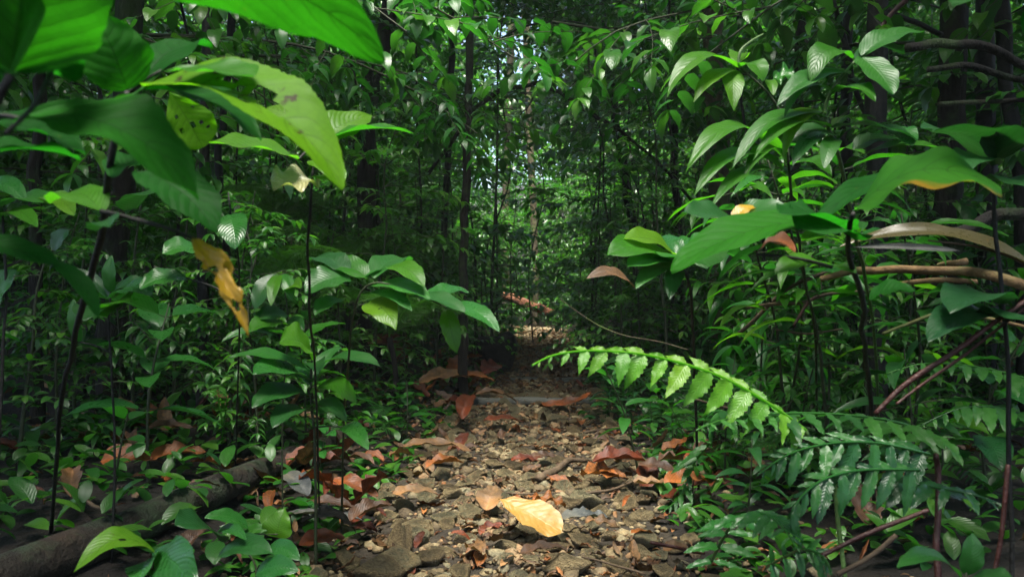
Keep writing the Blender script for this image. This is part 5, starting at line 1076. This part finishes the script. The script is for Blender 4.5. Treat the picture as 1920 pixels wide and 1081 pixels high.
for i, (px, y, s) in enumerate([(640, 3.5, .48), (700, 3.9, .55), (760, 4.3, .5), (600, 4.2, .6), (820, 4.7, .45), (850, 5.3, .5), (740, 5.0, .7), (1165, 4.2, .42), (1200, 4.8, .55), (1250, 4.0, .55), (1300, 4.6, .65), (1150, 5.6, .5), (890, 6.4, .5), (905, 7.6, .6), (1110, 6.8, .5)]):  # added bushes whose lighter leaf colours brighten the dark hollows
    x = (px - 960) / F * y; SAP[(4, 0, 2, 4, 1)[i % 5]].place('bush', x, y, H(x, y) - .03, rg.uniform(0, 6.28), s, 'light green small leaved bush %s the path, %s the plank step' % ('left of' if px < 960 else 'right of', 'in front of' if y < 4.25 else 'beyond'), 'bush', 'light green bushes %s the path, %s the step' % ('left of' if px < 960 else 'right of', 'before' if y < 4.25 else 'beyond'), parts=False, mat='far_leaf' if i % 2 else 'fernlacy')
# branches hanging into the view over the path, from trees beside it
OVH = []
for i in range(7):
    r_ = random.Random(60 + i); out, lines = [], []
    main = [Vector((0, 0, 0)), Vector((.5, .05, .02)), Vector((1.0, -.05, -.06)), Vector((1.5, .1, -.22)), Vector((1.9, 0, -.5))]; lines.append((main, .011, .003)); sp2 = smooth_pts(main, 6)
    for k in range(15):
        c = sp2[4 + int(k * 19 / 14)]; a = r_.uniform(-1.9, 1.9); el = r_.uniform(-.8, .45)
        spray(r_, c, Vector((math.cos(a) * math.cos(el), math.sin(a) * math.cos(el), math.sin(el))), r_.uniform(.35, .75), 8, ('tree', 'tree2', 'broad2')[i % 3], out, lines, .0035, r_.uniform(.1, .7), (1.05, 1.15, .9)[i % 3], -.28)
    OVH.append(Kind((out, lines), 'wood_leaf'))
ov = []
for i in range(66):
    dp = rg.uniform(3.4, 8.0); px = rg.uniform(560, 1420); py = rg.uniform(-60, 300) - 40
    if abs(px - 985) < 80 and py > 20: py = rg.uniform(-60, 40)
    if (dp < 5 and abs(px - 985) < 330) or (abs(px - 985) < 60 and py > 40): continue
    p = P(px, py, dp); sd = 1 if rg.random() < .5 else -1
    lab = 'leafy twiggy branch hanging over the path from the %s, %s' % ('right' if sd > 0 else 'left', 'in front' if dp < 5 else ('halfway' if dp < 7.5 else 'far back'))
    e = OVH[rg.randrange(7)].place('overhanging_branch', p.x + sd * .9, p.y, p.z + .15, math.pi * (sd > 0) + rg.uniform(-.5, .5), rg.uniform(.48, .75), lab, 'branch', lab.replace('leafy twiggy branch', 'leafy branches'), parts=False)
for i, (px, py, dp, sd) in enumerate([(560, 20, 3.0, -1), (700, -30, 2.8, -1), (640, 120, 3.3, -1), (1300, 30, 3.0, 1), (1420, 10, 3.1, 1), (1380, 130, 3.6, 1), (760, 150, 3.9, -1)]):
    p = P(px, py, dp); OVH[(2, 5, 0, 2, 1, 5, 2, 4, 5, 1)[i]].place('overhanging_branch', p.x + sd * .8, p.y, p.z + .12, math.pi * (sd > 0) + rg.uniform(-.5, .5), .72,
        ('near branch with larger green leaves at the top, %s of the arching branch' % ('left' if sd < 0 else 'right')), 'branch', 'near leafy branches at the top, %s' % SIDE[sd], parts=False, mat='mid' if i % 3 else 'wood_leaf')
for i in range(30):
    dp = rg.uniform(2.7, 6.5); sd = 1 if i % 2 else -1; px = 960 + sd * rg.uniform(380, 1000); p = P(px, rg.uniform(-80, 260), dp)
    lab = 'dark leafy branch screening the %s trunks, %s' % (SIDE[sd], 'in front' if dp < 4 else 'behind')
    OVH[rg.randrange(7)].place('overhanging_branch', p.x + sd * .9, p.y, p.z + .15, math.pi * (sd > 0) + rg.uniform(-.9, .9), rg.uniform(.5, .85), lab, 'branch', lab.replace('leafy branch', 'leafy branches'), parts=False)
# background trees
for i in range(46):
    y = 9 + 15 * rg.random(); x = rg.uniform(-.75, .75) * y
    if abs(x - .02 * y) < .05 * y + .3: continue
    if y < 17 and abs(x - .3) < 1.7: continue
    h = rg.uniform(3.5, 7.5); b = Vector((x, y, H(x, y) - .1)); sd = 1 if x > 0 else -1
    e = empty('tree', b, 'leafy background tree %s of the clearing' % SIDE[sd], 'tree', 'background trees %s of the clearing' % SIDE[sd])
    lx = rg.uniform(-.5, .5); stem_part(e, [([b, b + Vector((lx * .3, 0, h * .5)), b + Vector((lx, 0, h))], rg.uniform(.05, .11), .04)], M['bark'], 'trunk', 8, 4, .2)
    for k in range(4):
        o = link(bpy.data.objects.new('crown', FARC[rg.randrange(5)]), e); o['kind'] = 'stuff'; o.scale = (rg.uniform(.45, .8),) * 3
        o.location = (lx + rg.uniform(-1.3, 1.3), rg.uniform(-1, 1), h * (.25 + .28 * k)); o.rotation_euler = (0, 0, rg.uniform(0, 6.3))
# unseen canopy trees, added so that their crowns shade the banks
for i, (x, y, h, s) in enumerate([(-4.6, 1.5, 6, 1.2), (4.6, 1.2, 6, 1.2), (-6.2, 4.5, 7, 1.4), (6.2, 4.2, 7, 1.4), (-4.5, -2.5, 6, 1.3), (4.5, -2.5, 6.5, 1.3), (-7, 8, 8, 1.5), (7.2, 8, 8, 1.5)]):
    b = Vector((x, y, H(x, y) - .1)); sd = 1 if x > 0 else -1
    e = empty('tree', b, 'tall unseen canopy tree added to shade the %s bank' % SIDE[sd], 'tree', 'added canopy trees over the %s bank' % SIDE[sd])
    stem_part(e, [([b, b + Vector((.1, 0, h * .5)), b + Vector((0, .2, h))], .11, .06)], M['bark'], 'trunk', 8, 4, .2)
    for k in range(5):
        o = link(bpy.data.objects.new('crown', FARC[rg.randrange(5)]), e); o['kind'] = 'stuff'; o.scale = (s * rg.uniform(.5, .8),) * 3
        o.location = (rg.uniform(-1.4, 1.4), rg.uniform(-1.6, 1.6), h + rg.uniform(-1.8, .6)); o.rotation_euler = (0, 0, rg.uniform(0, 6.3))
for i, (x, y, z, s) in enumerate([(-2.3, .4, 2.7, .45), (2.25, .5, 2.6, .45), (-1.95, .9, 3.5, .55), (1.95, .9, 3.5, .6), (-2.2, .2, 3.5, .62), (2.1, .5, 3.4, .66), (-2.4, 1.9, 3.9, .62), (2.3, 2.2, 3.9, .62), (-2.0, -1.2, 3.9, .55), (2.0, -1.0, 3.9, .6)]):  # unseen low crowns, added over the near banks to deepen their shade
    b = Vector((x * 1.25, y, H(x * 1.25, y) - .1)); sd = 1 if x > 0 else -1
    if y < -.5 or abs(b.x) > .64 * y + .25: 
        e = empty('tree', b, 'unseen slim tree with a low crown added to shade the near %s bank' % SIDE[sd], 'tree', 'added low crowned trees over the near %s bank' % SIDE[sd])
        stem_part(e, [([b, b + Vector((0, .1, z * .5)), Vector((x, y, z + .2))], .05, .025)], M['stemdark'], 'trunk', 8, 4, .2)
        o = link(bpy.data.objects.new('crown', FARC[i % 5]), e); o['kind'] = 'stuff'; o.scale = (s,) * 3; o.location = Vector((x, y, z)) - b
# the wood beyond: one mass
ch = []
V0, F0, U0 = TPL['far']
for c in range(640):
    a = rg.uniform(-.78, .78); y = rg.uniform(20, 34); x = a * y; zt = H(x, y) + rg.uniform(0, 9) 
    if abs(x - .35 - .12 * (zt - 8)) < .9 and 6.6 < zt: continue
    if zt > 6.0 and rg.random() < .5: continue
    cr = rg.uniform(.5, 1.1)
    for k in range(95):
        q = Vector((x + rg.gauss(0, cr), y + rg.gauss(0, cr * .7), zt + rg.gauss(0, cr * .6))); an = rg.uniform(0, 6.28); el = rg.uniform(-1, .3)
        m = Matrix.Translation(q) @ rot_to(Vector((math.cos(an) * math.cos(el), math.sin(an) * math.cos(el), math.sin(el))), rg.uniform(-.6, .6)) @ Matrix.Scale(rg.uniform(.9, 1.9), 4)
        ch.append((xf(m, V0), F0, U0, np.full(len(V0), rg.random())))
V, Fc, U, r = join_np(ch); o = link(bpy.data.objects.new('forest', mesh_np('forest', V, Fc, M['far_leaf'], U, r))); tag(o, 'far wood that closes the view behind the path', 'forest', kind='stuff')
# ground cover
ch = []
for i in range(9000):
    y = 1.6 + 11 * rg.random() ** 1.2; sd = rg.choice((-1, 1)); ed = .04 + (.62 * y) * rg.random() ** 1.3; x = pathx(y) + sd * (pathw(y) / 2 + ed); tp = 'small' if rg.random() < .6 else 'tree2'
    V, Fc, uv = TPL[tp]; a = rg.uniform(0, 6.28); el = rg.uniform(-.2, .9)
    m = Matrix.Translation((x, y, H(x, y) + rg.uniform(.0, .10) * min(1, ed * 3))) @ rot_to(Vector((math.cos(a) * math.cos(el), math.sin(a) * math.cos(el), math.sin(el))), rg.uniform(-.4, .4)) @ Matrix.Scale(rg.uniform(.35, .9), 4)
    ch.append((xf(m, V), Fc, uv, np.full(len(V), rg.random())))
V, Fc, U, r = join_np(ch); o = link(bpy.data.objects.new('ground_cover', mesh_np('ground_cover', V, Fc, M['wood_leaf'], U, r))); tag(o, 'low ground cover of small leaves on both banks', 'ground cover', kind='stuff')

# say of each look-alike where it stands: in line with which landmark, and how far off
MARK = [(40, 'the far left edge'), (240, 'the heart shaped leaf'), (410, 'the dying yellow leaf'), (590, 'the yellow green whorl'), (740, 'the arching spray'), (868, 'the full height mossy sapling'), (985, 'the light clearing'), (1100, 'the right border of the clearing'),
        (1230, 'the broad rosette shrub'), (1355, 'the pale mottled trunk'), (1500, 'the lance leaf whorls'), (1640, 'the black upright trunk'), (1780, 'the thickest trunk'), (1900, 'the right edge')]
KINDW = {'sapling': 'leafy sapling', 'bush': 'low leafy bush', 'overhanging_branch': 'hanging leafy branch', 'tree': 'leafy tree', 'lance_leaved_bush': 'narrow leaved bush', 'vine': 'thin dark hanging vine', 'fern': 'small dark fern'}
byl = {}
for o in list(SC.objects):
    if o.parent is None and 'label' in o: byl.setdefault(o['label'], []).append(o)
for lab, L_ in byl.items():
    if len(L_) < 2: continue
    for o in L_:
        nm = o.name.split('.')[0]; l = o.location; y = l.y
        if nm == 'vine': c = o.bound_box[0]; px, y = 960 + F * c[0] / c[1], c[1]
        else:
            if y < .4: continue
            px = 960 + F * l.x / y
        if px < -350 or px > 2270: continue
        mk = min(MARK, key=lambda q: abs(q[0] - px))[1]
        dw = 'at the very front' if y < 2.6 else 'in the front row' if y < 3.6 else 'in the second row' if y < 5 else 'in middle distance' if y < 7.5 else 'far off' if y < 11 else 'farthest back'
        if nm in KINDW:
            sz = '' if nm == 'vine' else ('small ' if o.scale[0] < .5 else '') if nm != 'tree' else ''
            if nm == 'tree' and not ('background' in lab): continue
            o['group'] = KINDW[nm] + ('s' if not KINDW[nm].endswith(('bush', 'branch')) else 'es') + ' of the forest'
            o['label'] = '%s%s %s, in line with %s' % (sz, KINDW[nm].replace('small ', '') if sz else KINDW[nm], dw, mk)
        elif nm in ('seedling', 'creeper', 'rosette_plant'):
            o['group'] = 'small plants of the undergrowth: ' + nm.replace('_', ' ') + 's'
            o['label'] = '%s %s, below %s' % (lab.split(' with')[0].split(' of arching')[0].split(' at the')[0].split(' on the')[0].split(' crowding')[0].split(' deep')[0], dw, mk)
        elif nm == 'fallen_leaf' and 'small' in lab:
            o['group'] = 'small dry leaves scattered on the path and beside it'
            side = 'left side' if l.x < pathx(y) - .12 else ('right side' if l.x > pathx(y) + .12 else 'middle')
            st = 'near the yellow leaf' if y < 2.5 else ('short of the step' if y < 3.5 else ('by the first step' if y < 4.6 else 'beyond the first step'))
            o['label'] = '%s %s, %s' % (lab.split(' among')[0].split(' on the')[0], ('in the %s of the path' if side == 'middle' else 'on the %s of the path') % side if abs(l.x - pathx(y)) < .5 else ('off the path on the ' + side.split()[0]), st)

# haze of the clearing, added through the whole wood to lift the blacks
bpy.context.view_layer.update()
zmax = max((o.matrix_world @ Vector(c)).z for o in SC.objects if o.type == 'MESH' for c in o.bound_box) + 1
bx0, bx1, by0, by1, bz0 = -62, 62, -8, 84, -8
V = np.array([(x, y, z) for x in (bx0, bx1) for y in (by0, by1) for z in (bz0, zmax)]); Fc = np.array([(0, 1, 3, 2), (4, 6, 7, 5), (0, 4, 5, 1), (2, 3, 7, 6), (0, 2, 6, 4), (1, 5, 7, 3)])
hm = bpy.data.materials.new('haze'); hm.use_nodes = True; hn = hm.node_tree; hn.nodes.remove(hn.nodes['Principled BSDF']); pv = hn.nodes.new('ShaderNodeVolumePrincipled')
pv.inputs['Color'].default_value = (.86, .93, .95, 1); pv.inputs['Density'].default_value = .0015; pv.inputs['Anisotropy'].default_value = .2; hn.links.new(pv.outputs[0], hn.nodes['Material Output'].inputs['Volume'])
tag(link(bpy.data.objects.new('haze', mesh_np('haze', V, Fc, hm, smooth=False))), 'thin haze of the clearing, added through the forest to lift the blacks', 'haze', kind='stuff')
